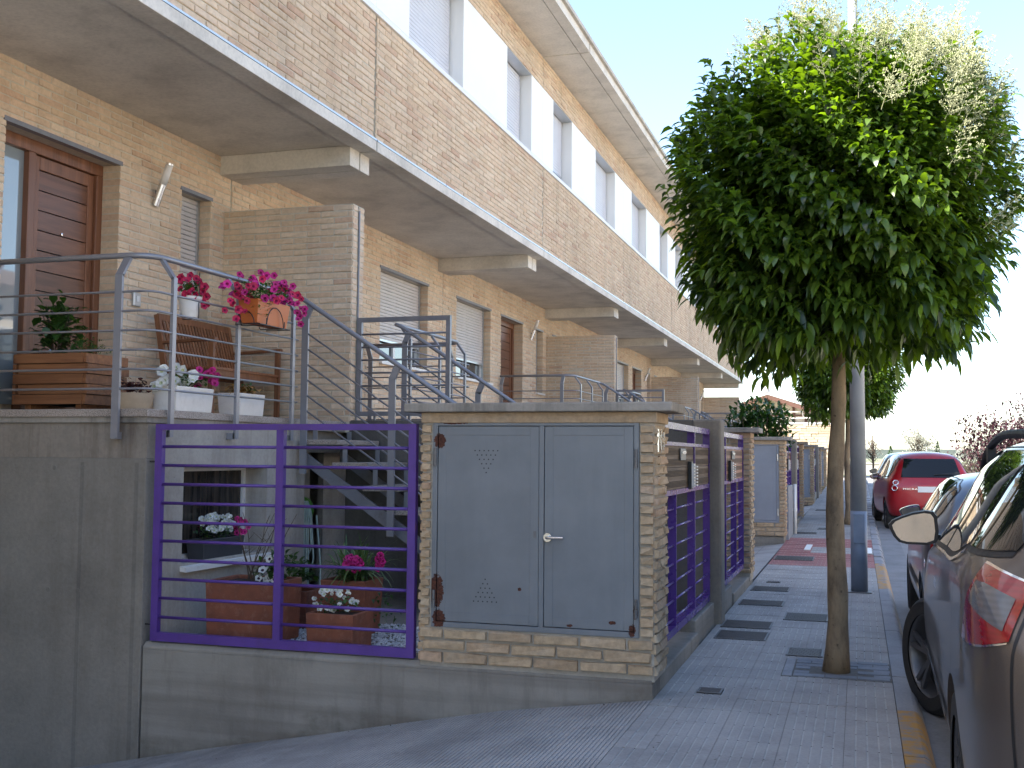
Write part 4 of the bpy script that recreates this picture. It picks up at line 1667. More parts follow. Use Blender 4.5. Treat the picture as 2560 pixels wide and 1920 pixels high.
# ------------------------------------------------------------------ wall lamps
LAMP_L = {'A': 'tilted tube lamp on the brick wall right of the nearest front door', 'C': 'tilted tube lamp right of the third house door', 'E': 'small tube lamp on the fifth house wall', 'G': 'tiny tube lamp on the last house wall'}
for key, J in (('A', JY(0)), ('C', JY(2)), ('E', JY(4)), ('G', JY(6))):
    y = J - 1.27
    t = thing('wall_lamp', (XW, y, 3.72), LAMP_L[key], 'lamp', 'wall lamps')
    a = Vector((XW + .02, y, 3.72)); b = Vector((XW + .155, y, 4.08))
    d = (b - a).normalized()
    n = d.cross(Vector((0, 1, 0))).normalized()
    mb = MB(); m_ = a.lerp(b, .52)
    mb.tube([a, m_], [.035, .035], 14); mb.tube([b, b + d * .018], .036, 14)
    mb.build('body', STEEL, t, auto=40)
    mb = MB(); mb.tube([m_, b], .0335, 14)
    mb.build('diffuser', WHITE_P, t, smooth=True)
    mb = MB(); mb.box(XW, XW + .03, y - .025, y + .025, 3.76, 3.86)
    mb.build('mount', STEEL, t)
# bell push
t = thing('door_bell', (XW, 8.33, 2.86), 'small square bell push on the wall behind the railing corner', 'bell')
mb = MB(); mb.box(XW, XW + .03, 8.10, 8.20, 2.78, 2.90)
mb.build('plate', ALU, t, bevel=.006)
mb = MB(); mb.box(XW + .03, XW + .036, 8.13, 8.17, 2.82, 2.87)
mb.build('button', FRAME_W, t)
# ------------------------------------------------------------------ plants
def leaf_geo(mb, base, d, up, L, Wd, droop, rnd, mat=0, fold=.25, n=4):
    """a blade that leaves base along d and arches down; creased along the midrib"""
    d = d.normalized()
    s = d.cross(up)
    if s.length < 1e-4: s = Vector((1, 0, 0))
    s.normalize(); u = s.cross(d).normalized()
    vs_ = []
    for i in range(n + 1):
        t = i / n
        w = Wd * .5 * math.sin(math.pi * min(1, t * .92 + .06)) ** .8
        c = base + d * (L * t * (1 - .18 * droop * t)) - Vector((0, 0, 1)) * (L * droop * t * t * .55)
        if i in (0, n): w = max(w * .3, .0006)
        vs_ += [c - s * w + u * (w * fold), c, c + s * w + u * (w * fold)]
    fs = []
    for i in range(n):
        a = i * 3
        fs += [(a, a + 1, a + 4, a + 3), (a + 1, a + 2, a + 5, a + 4)]
    mb.add(vs_, fs, mat, rnd)


def rdir():
    z = random.uniform(-1, 1); a = random.uniform(0, 2 * math.pi); r_ = math.sqrt(1 - z * z)
    return Vector((r_ * math.cos(a), r_ * math.sin(a), z))


LEAFM = []
for k in range(8):
    b = MB()
    leaf_geo(b, Vector((0, 0, 0)), Vector((1, 0, .35)), Vector((0, 0, 1)), .105 + .012 * (k % 3), .042 + .003 * (k % 2), .8 + .12 * (k % 4), 0.0, n=5, fold=.35)
    LEAFM.append(b.mesh('leaf', LEAF, smooth=True))


def spray_mesh(k):
    rs = random.Random(k)
    b = MB()
    H = .20 + .04 * k
    b.tube([(0, 0, 0), (0, 0, H)], [.0022, .0012], 4)
    for i in range(16):
        z = H * (.12 + .85 * i / 16)
        a = i * 2.4
        L = .085 * (1 - i / 17) + .012
        d = Vector((math.cos(a), math.sin(a), .55)).normalized()
        p = Vector((0, 0, z))
        b.tube([p, p + d * L], [.0014, .0008], 3)
        for j in range(int(3 + L * 110)):
            q = p + d * (L * rs.uniform(.25, 1.05)) + Vector((rs.uniform(-1, 1), rs.uniform(-1, 1), rs.uniform(-1, 1))) * .009
            s = rs.uniform(.0028, .0050)
            b.add([q + Vector((s, 0, 0)), q + Vector((-s * .5, s * .87, 0)), q + Vector((-s * .5, -s * .87, 0)), q + Vector((0, 0, s * 1.3)), q - Vector((0, 0, s))],
                  [(0, 1, 3), (1, 2, 3), (2, 0, 3), (1, 0, 4), (2, 1, 4), (0, 2, 4)], 0, rs.random() * .99 + .001)
    return b.mesh('flower_spray', BLOSSOM)


SPRAYM = [spray_mesh(k) for k in range(4)]


def round_tree(name, base, trunk_h, c, rad, n_tw, single, label, n_spray, lean=0.0, leafL=.10):
    t = thing(name, base, label, 'tree', 'round clipped trees along the pavement')
    c = Vector(c); base = Vector(base)
    mb = MB()
    path = []; rs = []
    for i in range(13):
        q = i / 12
        path.append((base.x + (c.x - base.x) * q + .012 * math.sin(q * 9), base.y + (c.y - base.y) * q * .5 + .01 * math.cos(q * 7), base.z - .03 + (trunk_h - base.z + .05) * q))
        rs.append(.072 * (1 - .42 * q) + (.022 * max(0, 1 - q * 9)) + .003 * math.sin(q * 31))
    mb.tube(path, rs, 14)
    top = Vector(path[-1])
    for i in range(9):
        a = i * 2.4; el = .5 + .5 * ((i * 37) % 10) / 10
        d = Vector((math.cos(a) * math.cos(el), math.sin(a) * math.cos(el), math.sin(el)))
        p = [top - Vector((0, 0, .04)), top + d * .25 + Vector((0, 0, .1)), top + Vector((d.x * rad[0] * .8, d.y * rad[1] * .8, d.z * rad[2] * 1.2 + .2))]
        mb.tube(fillet(p, .2, 4), [.030 - .002 * j for j in range(len(fillet(p, .2, 4)))], 7)
    mb.build('trunk', BARK, t, smooth=True)
    leaves = []
    rnd = random.Random(400 + int(base.y))
    for k in range(n_tw):
        # twig tips spread over an uneven ball
        z = 1 - 2 * (k + .5) / n_tw
        a = k * 2.39996
        r_ = math.sqrt(1 - z * z)
        d = Vector((r_ * math.cos(a), r_ * math.sin(a), z))
        lump = 1 + .055 * math.sin(d.x * 7 + d.z * 3) + .05 * math.sin(d.y * 8 - d.z * 6 + 1.3) + rnd.uniform(-.10, .04)
        if k % 5 < 2: lump *= rnd.uniform(.55, .88)
        ex = 2.25 if d.z > 0 else 2.85
        hs = (max(1e-4, 1 - abs(d.z) ** ex) ** (1 / ex)) / max(r_, .05)
        d2 = Vector((d.x * hs, d.y * hs, d.z))
        if k % 23 == 0: lump *= rnd.uniform(1.03, 1.12)
        tip = c + Vector((d2.x * rad[0], d2.y * rad[1], d2.z * rad[2] * (1.0 if d.z > 0 else .97))) * lump
        ax = (d + Vector((0, 0, .55)) + Vector((rnd.uniform(-.3, .3), rnd.uniform(-.3, .3), rnd.uniform(-.2, .3)))).normalized()
        n_l = 10
        for j in range(n_l):
            q = j / n_l
            p = tip - ax * (.20 * (1 - q)) + Vector((rnd.uniform(-.02, .02), rnd.uniform(-.02, .02), rnd.uniform(-.02, .02)))
            aa = j * 2.2 + rnd.uniform(-.5, .5)
            s1 = ax.cross(Vector((0, 0, 1)))
            if s1.length < .1: s1 = Vector((1, 0, 0))
            s1.normalize(); s2 = ax.cross(s1)
            ld = (s1 * math.cos(aa) + s2 * math.sin(aa)) * .9 + ax * (.2 + .5 * q) + d * .5 + Vector((0, 0, .25))
            leaves.append((p, ld.normalized(), leafL * rnd.uniform(.8, 1.3), rnd.uniform(.55, 1.05)))
    for k in range(n_tw * 4):                       # shaded inner leaves
        d = Vector((rnd.gauss(0, 1), rnd.gauss(0, 1), rnd.gauss(0, 1))).normalized()
        p = c + Vector((d.x * rad[0], d.y * rad[1], d.z * rad[2])) * rnd.uniform(.45, .82)
        leaves.append((p, (d + Vector((rnd.uniform(-1, 1), rnd.uniform(-1, 1), rnd.uniform(-.4, .8)))).normalized(), leafL * 1.35, .7))
    pick = set()
    if single:
        sc = sorted(range(len(leaves)), key=lambda i: (leaves[i][0] - CAM).length)
        pick = set(sc[:300])
    mb = MB()
    for i, (p, d, L, dr) in enumerate(leaves):
        if i in pick:
            ob = inst('leaf', LEAFM[i % 8], None, (0, 0, 0))
            ob.parent = t
            yaw = math.atan2(d.y, d.x); pit = -math.asin(max(-1, min(1, d.z))) + .34
            ob.rotation_euler = (rnd.uniform(-.4, .4), pit, yaw)
            ob.location = p - ORG[t.name]
            s = L / .112
            ob.scale = (s, s, s)
        else:
            up = Vector((rnd.uniform(-.45, .45), rnd.uniform(-.45, .45), 1))
            leaf_geo(mb, p, d, up, L, L * rnd.uniform(.36, .44), dr, rnd.random() * .99 + .005, n=3, fold=.35)
    stuff(mb.build('crown', LEAF, t, smooth=True))
    for k in range(n_spray):
        for _ in range(40):
            d = Vector((rnd.uniform(-.6, 1.0), rnd.uniform(-1, .6), rnd.uniform(-.35, 1))).normalized()
            w_ = .04 + max(0, d.x) * .45 + max(0, d.z) ** 2 * .8
            if d.z < .1: w_ *= .35 if d.x > .35 else .04
            if d.x < -.1 and d.z < .75: w_ *= .05
            if rnd.random() < w_: break
        p = c + Vector((d.x * rad[0], d.y * rad[1], d.z * rad[2])) * rnd.uniform(.90, 1.0)
        ax = (d * .6 + Vector((rnd.uniform(-.25, .25), rnd.uniform(-.25, .25), .7))).normalized()
        ob = inst('flower_spray', SPRAYM[k % 4], None, (0, 0, 0))
        ob.parent = t; ob.location = p - ORG[t.name]
        ob.rotation_euler = ax.to_track_quat('Z', 'Y').to_euler()
        s = rnd.uniform(.75, 1.25)
        ob.scale = (s, s, s)
    return t


round_tree('street_tree', (-.16, 7.71, .1), 2.25, (-.13, 7.71, 3.27), (1.09, 1.09, 1.14), 2700, True, 'large round clipped tree with glossy leaves and pale flower sprays, nearest the camera', 240)
round_tree('street_tree', (-.21, 22.9, .19), 2.4, (-.21, 22.9, 3.25), (1.06, 1.06, 1.02), 1000, False, 'smaller round tree farther down the pavement, half behind the lamp post', 40, leafL=.12)

# ---- lamp post
t = thing('lamp_post', (-.008, 12.3, .1), 'tall grey metal lamp post on the pavement behind the round tree', 'lamp post')
POLE = paint('pole_zinc', (.38, .40, .42), .5, .12, 3, (.27, .28, .30), .4, .1)
POLE_B = paint('pole_blue_band', (.19, .23, .30), .5, .12, 6, (.26, .29, .33), .5, .1)
mb = MB(); mb.tube([(-.008, 12.3, .95), (-.008, 12.3, 4.5), (-.008, 12.3, 9.2)], [.0835, .062, .032], 24)
mb.build('shaft', POLE, t, smooth=True)
mb = MB(); mb.tube([(-.008, 12.3, .11), (-.008, 12.3, .95)], [.0855, .0842], 24)
mb.build('painted_foot', POLE_B, t, smooth=True)
mb = MB(); mb.box(-.13, .115, 12.18, 12.42, .1, .112)
mb.build('base_plate', STEEL_DULL, t, bevel=.004)
mb = MB(); mb.box(-.06, .05, 12.208, 12.222, .62, .92)
mb.build('service_door', POLE_B, t)
mb = MB()
mb.tube(fillet([(-.008, 12.3, 9.1), (-.008, 12.3, 9.5), (1.2, 12.3, 9.75)], .3, 6), .03, 10)
mb.box(1.0, 1.7, 12.15, 12.45, 9.70, 9.80)
mb.build('lamp_head', POLE, t)


# ---- flower and foliage helpers
def petunia_mesh(name, mat, r_=.031, eye=None):
    b = MB()
    ring = []
    n = 10
    for i in range(n):
        a = 2 * math.pi * i / n
        rr = r_ * (1.0 if i % 2 == 0 else .84)
        ring.append((rr * math.cos(a), rr * math.sin(a), .003 * (1 if i % 2 else -1) + .002))
    inner = [(.36 * r_ * math.cos(2 * math.pi * i / n), .36 * r_ * math.sin(2 * math.pi * i / n), -.004) for i in range(n)]
    ce = (0, 0, -.018)
    b.add(ring + inner, [(i, (i + 1) % n, n + (i + 1) % n, n + i) for i in range(n)])
    b.add(inner + [ce], [(i, (i + 1) % n, n) for i in range(n)], 1)
    b.add([(.12 * r_, 0, -.03), (-.06 * r_, .1 * r_, -.03), (-.06 * r_, -.1 * r_, -.03), (0, 0, -.012)], [(0, 1, 3), (1, 2, 3), (2, 0, 3)], 1)
    return b.mesh('flower', [mat, eye or mat])


EYE_M = leaf_mat('petal_throat', (.20, .004, .05), (.28, .008, .09), .2, .6)
EYE_G = leaf_mat('petal_throat_pale', (.55, .60, .35), (.62, .66, .45), .3, .6)
FM = {'m': petunia_mesh('flower', PETAL_M, .031, EYE_M), 'r': petunia_mesh('flower', PETAL_R, .031, EYE_M), 'w': petunia_mesh('flower', PETAL_W, .041, EYE_G),
      'p': petunia_mesh('flower', PETAL_W, .026, CENTRE_D), 's': petunia_mesh('flower', PETAL_W, .017, EYE_G), 'g': petunia_mesh('flower', PETAL_M, .024, EYE_M)}


def flowers(par, kind, n, fn, face, size=(.8, 1.2), spread=.5):
    for k in range(n):
        p = Vector(fn())
        d = (Vector(face) + rdir() * spread).normalized()
        ob = inst('flower', FM[kind], par, p)
        ob.rotation_euler = d.to_track_quat('Z', 'Y').to_euler()
        s = random.uniform(*size); ob.scale = (s, s, s)


def foliage(par, n, fn, mat, L=.04, Wd=.5, droop=.6, name='foliage', up=.5, center=None):
    mb = MB()
    for k in range(n):
        p = Vector(fn())
        d = rdir()
        if center is not None: d = (p - Vector(center)).normalized() + rdir() * .7
        d.z = abs(d.z) * .6 + up * random.random()
        leaf_geo(mb, p, d, Vector((0, 0, 1)), L * random.uniform(.7, 1.3), L * Wd * random.uniform(.8, 1.2), droop * random.uniform(.5, 1.4), random.random() * .99 + .005, n=3)
    return stuff(mb.build(name, mat, par, smooth=True))


def box_in(x0, x1, y0, y1, z0, z1):
    return lambda: (random.uniform(x0, x1), random.uniform(y0, y1), random.uniform(z0, z1))


def ell(c, r_, shell=.55):
    def f():
        d = rdir() * (random.uniform(shell, 1))
        return (c[0] + d.x * r_[0], c[1] + d.y * r_[1], c[2] + d.z * r_[2])
    return f


def box_pot(t, x0, x1, y0, y1, z0, z1, taper, mat, wall=.02, name='pot', soil=True):
    mb = MB()
    e = taper
    o0 = [(x0 + e, y0 + e), (x1 - e, y0 + e), (x1 - e, y1 - e), (x0 + e, y1 - e)]
    o1 = [(x0, y0), (x1, y0), (x1, y1), (x0, y1)]
    i1 = [(x0 + wall, y0 + wall), (x1 - wall, y0 + wall), (x1 - wall, y1 - wall), (x0 + wall, y1 - wall)]
    zs = z1 - .03
    vs_ = [(x, y, z0) for x, y in o0] + [(x, y, z1) for x, y in o1] + [(x, y, z1) for x, y in i1] + [(x, y, zs) for x, y in i1]
    fs = [(3, 2, 1, 0)]
    for k in range(4):
        k2 = (k + 1) % 4
        fs += [(k, k2, 4 + k2, 4 + k), (4 + k, 4 + k2, 8 + k2, 8 + k), (8 + k, 8 + k2, 12 + k2, 12 + k)]
    mb.add(vs_, fs)
    p = mb.build(name, mat, t, bevel=.006)
    if soil:
        mb = MB(); mb.quad(*[(x, y, zs + .004) for x, y in i1])
        mb.build('soil', SOIL, t)
    return p


# ---- hanging box of magenta petunias on the handrail
t = thing('hanging_flower_box', (-4.48, 7.70, 2.51), 'orange plastic flower box full of magenta petunias hanging on the nearest handrail', 'flower box')
box_pot(t, -4.565, -4.385, 7.45, 7.95, 2.515, 2.70, .022, TERRA_P, .008)
mb = MB()
for yy in (7.56, 7.84):
    mb.tube(fillet([(-4.60, yy, 2.86), (-4.60, yy, 2.505), (-4.375, yy, 2.505), (-4.375, yy - .0, 2.56)], .02, 4), .004, 6)
arc = [(-4.378, 7.70 + .13 * math.cos(a), 2.505 + .15 * math.sin(a)) for a in [math.pi * i / 14 for i in range(15)]]
mb.tube(arc, .004, 6)
arc = [(-4.5 + .08 * math.cos(a), 7.452, 2.505 + .10 * math.sin(a)) for a in [math.pi * i / 12 for i in range(13)]]
mb.tube(arc, .004, 6)
mb.tube([(-4.59, 7.46, 2.505), (-4.375, 7.46, 2.505), (-4.375, 7.93, 2.505), (-4.59, 7.93, 2.505)], .004, 6)
mb.build('wire_holder', BLACK, t)
foliage(t, 420, lambda: ell((-4.48, 7.70, 2.76), (.17, .42, .13), .2)(), LEAF_P, .042, .55)
foliage(t, 60, box_in(-4.44, -4.36, 7.42, 7.60, 2.56, 2.74), LEAF_P, .035, .5, name='trailing_stems')
flowers(t, 'm', 46, ell((-4.47, 7.62, 2.80), (.18, .50, .14), .8), (.45, -.75, .35))
flowers(t, 'r', 26, ell((-4.42, 7.68, 2.76), (.16, .48, .12), .85), (.5, -.75, .15))
flowers(t, 'm', 9, box_in(-4.42, -4.34, 8.0, 8.17, 2.56, 2.74), (.6, -.7, .1))
flowers(t, 'r', 7, box_in(-4.55, -4.42, 7.22, 7.38, 2.52, 2.66), (.3, -.8, .1))
# ---- white pot with crimson petunias
t = thing('flower_pot', (-4.78, 7.13, 2.52), 'round white pot of crimson petunias behind the railing, left of the orange box', 'flower pot')
mb = MB()
mb.lathe([(0, 2.522), (.058, 2.522), (.082, 2.655), (.090, 2.657), (.090, 2.678), (.080, 2.678), (.078, 2.655), (0, 2.65)], (-4.78, 7.13, 0), 28)
mb.build('pot', WHITE_P, t, auto=40)
mb = MB()
mb.tube([(-4.70, 7.13, 2.86), (-4.70, 7.13, 2.51), (-4.84, 7.13, 2.51)], .004, 5)
mb.build('hook', BLACK, t)
foliage(t, 150, ell((-4.78, 7.13, 2.74), (.11, .13, .09), .2), LEAF_P, .038, .55)
flowers(t, 'r', 22, ell((-4.77, 7.13, 2.76), (.12, .15, .10), .85), (.3, -.8, .25))
flowers(t, 'r', 5, box_in(-4.72, -4.68, 7.14, 7.26, 2.62, 2.70), (.4, -.8, .0))
# ---- boxes on the terrace edge
t = thing('flower_box', (-4.84, 7.17, ZT), 'white flower box with large white and magenta petunias on the terrace edge', 'flower box')
box_pot(t, -4.95, -4.735, 6.93, 7.42, 1.815, 2.0, .012, WHITE_P, .012)
foliage(t, 240, ell((-4.84, 7.2, 2.04), (.12, .26, .08), .2), LEAF_P, .05, .5)
flowers(t, 'w', 16, ell((-4.83, 7.05, 2.09), (.12, .19, .08), .8), (.4, -.8, .3), (.9, 1.2))
flowers(t, 'w', 5, box_in(-4.90, -4.74, 6.84, 6.93, 1.98, 2.06), (.3, -.9, .1))
flowers(t, 'm', 14, ell((-4.80, 7.42, 2.09), (.10, .12, .09), .7), (.4, -.8, .3))
t = thing('flower_box', (-4.84, 8.0, ZT), 'smaller white box of wilted yellow plants under the bench', 'flower box')
box_pot(t, -4.95, -4.735, 7.80, 8.19, 1.815, 1.995, .012, WHITE_P, .012)
foliage(t, 130, ell((-4.84, 8.0, 2.02), (.10, .19, .05), .2), PETAL_T, .06, .8, 1.2)
foliage(t, 40, box_in(-4.9, -4.78, 7.95, 8.15, 2.0, 2.07), LEAF_P, .04, .5, name='green_shoots')
t = thing('flower_pot', (-5.0, 6.78, ZT), 'low round pot of dark red leaves beside the corner post', 'flower pot')
mb = MB(); mb.lathe([(0, 1.815), (.12, 1.815), (.145, 1.90), (.15, 1.935), (.14, 1.935), (.135, 1.91), (0, 1.90)], (-5.0, 6.78, 0), 26)
mb.build('pot', BEIGEPOT, t, auto=40)
foliage(t, 110, ell((-5.0, 6.78, 1.97), (.14, .14, .08), .2), PETAL_D, .055, .8, .8)
# ---- wooden planter
t = thing('wooden_planter', (-5.78, 7.0, ZT), 'slatted wooden planter with green plants in front of the nearest door', 'planter')
x0, x1, y0, y1 = -6.0, -5.40, 6.74, 7.22
bz = 1.86
fb = MB(); fb.box(0, x1 - x0, 0, .022, 0, .07); fme = fb.mesh('board', PLANTW)
sb = MB(); sb.box(0, .022, 0, y1 - y0, 0, .07); sme = sb.mesh('board', PLANTW)
for k in range(5):
    z = bz + k * .076
    ex = .02 if k % 2 else 0
    inst('board', fme, t, (x0 + ex, y0 - (.0 if k % 2 else .012), z), (0, 0, random.uniform(-.006, .006)))
    inst('board', fme, t, (x0 + ex, y1, z))
    inst('board', sme, t, (x1 + (.012 if k % 2 else 0), y0, z), (0, 0, random.uniform(-.008, .008)))
    inst('board', sme, t, (x0 - .03, y0, z))
mb = MB(); mb.box(x0 + .02, x1 - .02, y0 + .025, y1 - .02, bz, 2.19)
mb.build('soil', SOIL, t)
mb = MB()
for x in (x0 + .05, x1 - .1):
    mb.box(x, x + .05, y0 + .05, y1 - .05, 1.812, 1.862)
mb.build('feet', PLANTW, t)
foliage(t, 210, ell((-5.82, 6.98, 2.43), (.20, .18, .28), .3), LEAF_D, .12, .48, .7, up=.8)
mb = MB()
for k in range(9):
    a = k * 2.4
    mb.tube([(-5.85, 6.98, 2.18), (-5.85 + .06 * math.cos(a), 6.98 + .06 * math.sin(a), 2.42), (-5.85 + .14 * math.cos(a), 6.98 + .14 * math.sin(a), 2.62)], [.006, .004, .002], 5)
mb.build('stems', BARK_D, t)
foliage(t, 420, ell((-5.55, 6.98, 2.28), (.16, .17, .10), .2), LEAF_P, .03, .35, .5, name='ferny_foliage')
# ---- bench
t = thing('garden_bench', (-5.55, 8.83, ZT), 'brown wooden bench with slatted back against the terrace wall', 'bench')
yb0, yb1 = 8.27, 9.40
mb = MB(); mb.beam((-5.70, yb0, 2.20), (-5.70, yb1, 2.20), .05, .05); mb.build('seat_rail', BENCHW, t)
mb = MB(); mb.beam((-5.32, yb0, 2.20), (-5.32, yb1, 2.20), .03, .075); mb.build('front_rail', BENCHW, t)
sm_ = MB(); sm_.box(-.02, .02, 0, yb1 - yb0, -.011, .011); sme = sm_.mesh('seat_slat', BENCHW)
for k in range(8):
    inst('seat_slat', sme, t, (-5.66 + k * .05, yb0, 2.245))
mb = MB(); mb.beam((-5.86, yb0, 2.70), (-5.86, yb1, 2.70), .03, .06); mb.build('top_rail', BENCHW, t)
bm_ = MB(); bm_.beam((0, 0, 0), (-.13, 0, .43), .026, .012, (1, 0, 0)); bme = bm_.mesh('back_slat', BENCHW)
n = 22
for k in range(n):
    inst('back_slat', bme, t, (-5.72, yb0 + .05 + (yb1 - yb0 - .1) * k / (n - 1), 2.25))
for y in (yb0, yb1):
    mb = MB(); mb.beam((-5.70, y, ZT), (-5.87, y, 2.72), .035, .05, (1, 0, 0)); mb.build('leg', BENCHW, t)
    mb = MB(); mb.beam((-5.31, y, ZT), (-5.31, y, 2.48), .035, .045, (1, 0, 0)); mb.build('leg', BENCHW, t)
    mb = MB(); mb.beam((-5.27, y, 2.495), (-5.80, y, 2.47), .055, .028); mb.build('armrest', BENCHW, t, bevel=.006)
# ---- courtyard pots
t = thing('terracotta_planter', (-4.0, 7.05, .2), 'largest square terracotta planter, under the basement window, with pansies and a bare shrub', 'planter')
box_pot(t, -4.36, -3.83, 6.78, 7.20, .2, .625, .012, TERRA, .03)
mb = MB()
for k in range(8):
    a = -.9 + k * .42
    p = [Vector((-4.16 + .03 * math.cos(k), 7.05, .60))]
    for j in range(5):
        p.append(p[-1] + Vector((math.sin(a) * .05 + random.uniform(-.02, .02), math.cos(k * 2.1) * .03, .095)))
    mb.tube(p, [.006, .005, .004, .003, .0025, .0015], 5)
    for j in range(1, 5):
        q = p[j]
        mb.tube([q, q + Vector((random.uniform(-.09, .09), random.uniform(-.05, .05), random.uniform(.02, .09)))], [.0022, .001], 4)
mb.build('bare_shrub', BARK_D, t)
foliage(t, 110, ell((-3.92, 7.02, .70), (.18, .20, .12), .2), LEAF_D, .075, .5, .5, up=.7)
flowers(t, 'p', 8, ell((-3.93, 6.90, .70), (.14, .12, .08), .7), (.3, -.9, .2), (.9, 1.3))
t = thing('terracotta_pot', (-3.35, 6.85, .2), 'small terracotta pot of white flowers in front, on the white gravel', 'flower pot')
box_pot(t, -3.535, -3.185, 6.70, 7.02, .2, .452, .01, TERRA, .025)
foliage(t, 150, ell((-3.37, 6.85, .49), (.15, .14, .07), .2), LEAF_D, .045, .5)
flowers(t, 's', 36, ell((-3.38, 6.82, .53), (.16, .14, .08), .8), (.2, -.8, .4), (.8, 1.4))
t = thing('terracotta_pot', (-3.55, 7.45, .2), 'tall terracotta pot with grassy blades and a magenta flower head, behind the small pot', 'flower pot')
box_pot(t, -3.74, -3.38, 7.30, 7.62, .2, .60, .02, TERRA, .025)
mb = MB()
for k in range(170):
    a = random.uniform(0, 6.28); e = random.uniform(.15, .95)
    d = Vector((math.cos(a) * e, math.sin(a) * e, 1.1 - .4 * e))
    leaf_geo(mb, Vector((-3.55 + random.uniform(-.1, .1), 7.45 + random.uniform(-.1, .1), .58)), d, Vector((0, 0, 1)), random.uniform(.34, .62), .015, random.uniform(.4, 1.2), random.random() * .99 + .005, n=5, fold=.1)
stuff(mb.build('grass_tuft', GRASSY, t))
foliage(t, 80, ell((-3.5, 7.35, .64), (.16, .12, .08), .2), LEAF_D, .05, .7)
flowers(t, 'g', 34, ell((-3.47, 7.28, .73), (.075, .05, .06), .7), (.2, -.9, .3))
flowers(t, 'g', 14, ell((-3.26, 7.28, .74), (.03, .03, .08), .6), (.2, -.9, .3))
foliage(t, 60, box_in(-3.33, -3.18, 7.2, 7.5, .25, .55), LEAF_D, .05, .4, 1.2, name='trailing_stems')
t = thing('window_box', (-4.74, 7.50, .70), 'dark grey box of white and magenta flowers on the basement window sill', 'flower box')
box_pot(t, -4.82, -4.66, 7.22, 7.79, .708, .862, .012, GREYPOT, .012)
foliage(t, 160, ell((-4.74, 7.5, .90), (.08, .27, .06), .2), LEAF_D, .045, .5)
flowers(t, 's', 40, ell((-4.72, 7.42, .98), (.08, .14, .07), .7), (.4, -.8, .3), (1.0, 1.6))
flowers(t, 's', 16, ell((-4.70, 7.62, .97), (.05, .06, .07), .7), (.4, -.8, .3), (1.0, 1.6))
flowers(t, 'g', 20, ell((-4.69, 7.77, .93), (.06, .09, .07), .7), (.4, -.8, .3))
t = thing('potted_plant', (-4.05, 7.62, .2), 'leafy green plant behind the largest planter', 'plant')
box_pot(t, -4.2, -3.95, 7.5, 7.75, .2, .48, .02, TERRA, .02)
foliage(t, 90, ell((-4.07, 7.62, .58), (.16, .14, .13), .2), LEAF_D, .08, .5, .5, up=.7)
# ---- white gravel
mb = MB()
for k in range(5200):
    x = random.uniform(-4.35, -2.35); y = random.uniform(6.74, 8.0)
    if y > 7.85 + .12 * math.sin(x * 5): continue
    s = random.uniform(.008, .017)
    q = Vector((x, y, .192 + random.uniform(.0, .010)))
    o = [q + Vector((s * random.uniform(.7, 1.2), 0, 0)), q + Vector((0, s * random.uniform(.7, 1.2), 0)), q - Vector((s * random.uniform(.7, 1.2), 0, 0)), q - Vector((0, s * random.uniform(.7, 1.2), 0)), q + Vector((random.uniform(-.3, .3) * s, random.uniform(-.3, .3) * s, s * random.uniform(.6, .9)))]
    mb.add(o, [(0, 1, 4), (1, 2, 4), (2, 3, 4), (3, 0, 4)], 0, random.random() * .99 + .005)
PEB = NT('pebble'); at = PEB.n('ShaderNodeAttribute', attribute_name='rnd').outputs['Fac']
PEB.set(PEB.ramp(at, ((0, (.34, .35, .38)), (.5, (.52, .53, .56)), (.85, (.66, .66, .67)), (1, (.2, .2, .22)))), .8)
g = stuff(mb.build('gravel', PEB.mat))
tag(g, 'white gravel on the floor of the nearest courtyard', 'gravel')
# ---- hose
t = thing('garden_hose', (-4.85, 9.0, .9), 'green hose reel with pale hose loops hanging under the terrace', 'hose')
mb = MB()
for yy in (8.93, 9.11):
    mb.lathe([(.05, -.012), (.12, -.012), (.12, .012), (.05, .012)], (-4.87, yy, 1.0), 22, 'y')
mb.lathe([(.07, 8.93), (.07, 9.11)], (-4.87, 0, 1.0), 18, 'y')
mb.build('reel', GREEN_P, t)
mb = MB(); mb.lathe([(0, -.02), (.05, -.018), (.05, .0)], (-4.87, 8.92, 1.0), 16, 'y')
mb.build('hub', BLUE_P, t)
for k in range(6):
    y = 8.94 + .03 * k
    L = .35 + .12 * ((k * 5) % 4)
    p = [(-4.80, y, 1.08), (-4.76, y, .98), (-4.77 + .01 * k, y - .01, 1.0 - L), (-4.79, y + .012, .93 - L), (-4.82, y + .03, 1.0 - L), (-4.84, y + .02, .98), (-4.86, y + .01, 1.08)]
    mb = MB(); mb.tube(fillet(p, .05, 4), .008, 7)
    mb.build('hose_loop', HOSE, t, smooth=True)
mb = MB(); mb.tube(fillet([(-4.72, 9.12, .95), (-4.68, 9.14, .5), (-4.66, 9.1, .22), (-4.5, 9.0, .21)], .06, 5), .008, 7)
mb.build('hose_end', HOSE, t, smooth=True)
t = thing('wall_tap', (-4.95, 9.2, 1.03), 'round pale wall fitting right of the hose reel', 'fitting')
mb = MB(); mb.lathe([(0, .05), (.05, .045), (.07, .02), (.07, 0)], (-5.0, 9.24, 1.03), 20, 'x')
mb.build('cover', WHITE_P, t, smooth=True)
mb = MB()
for k in range(4): mb.box(-4.957, -4.945, 9.19, 9.29, .99 + k * .024, 1.0 + k * .024)
mb.build('louvre', STEEL_DULL, t)
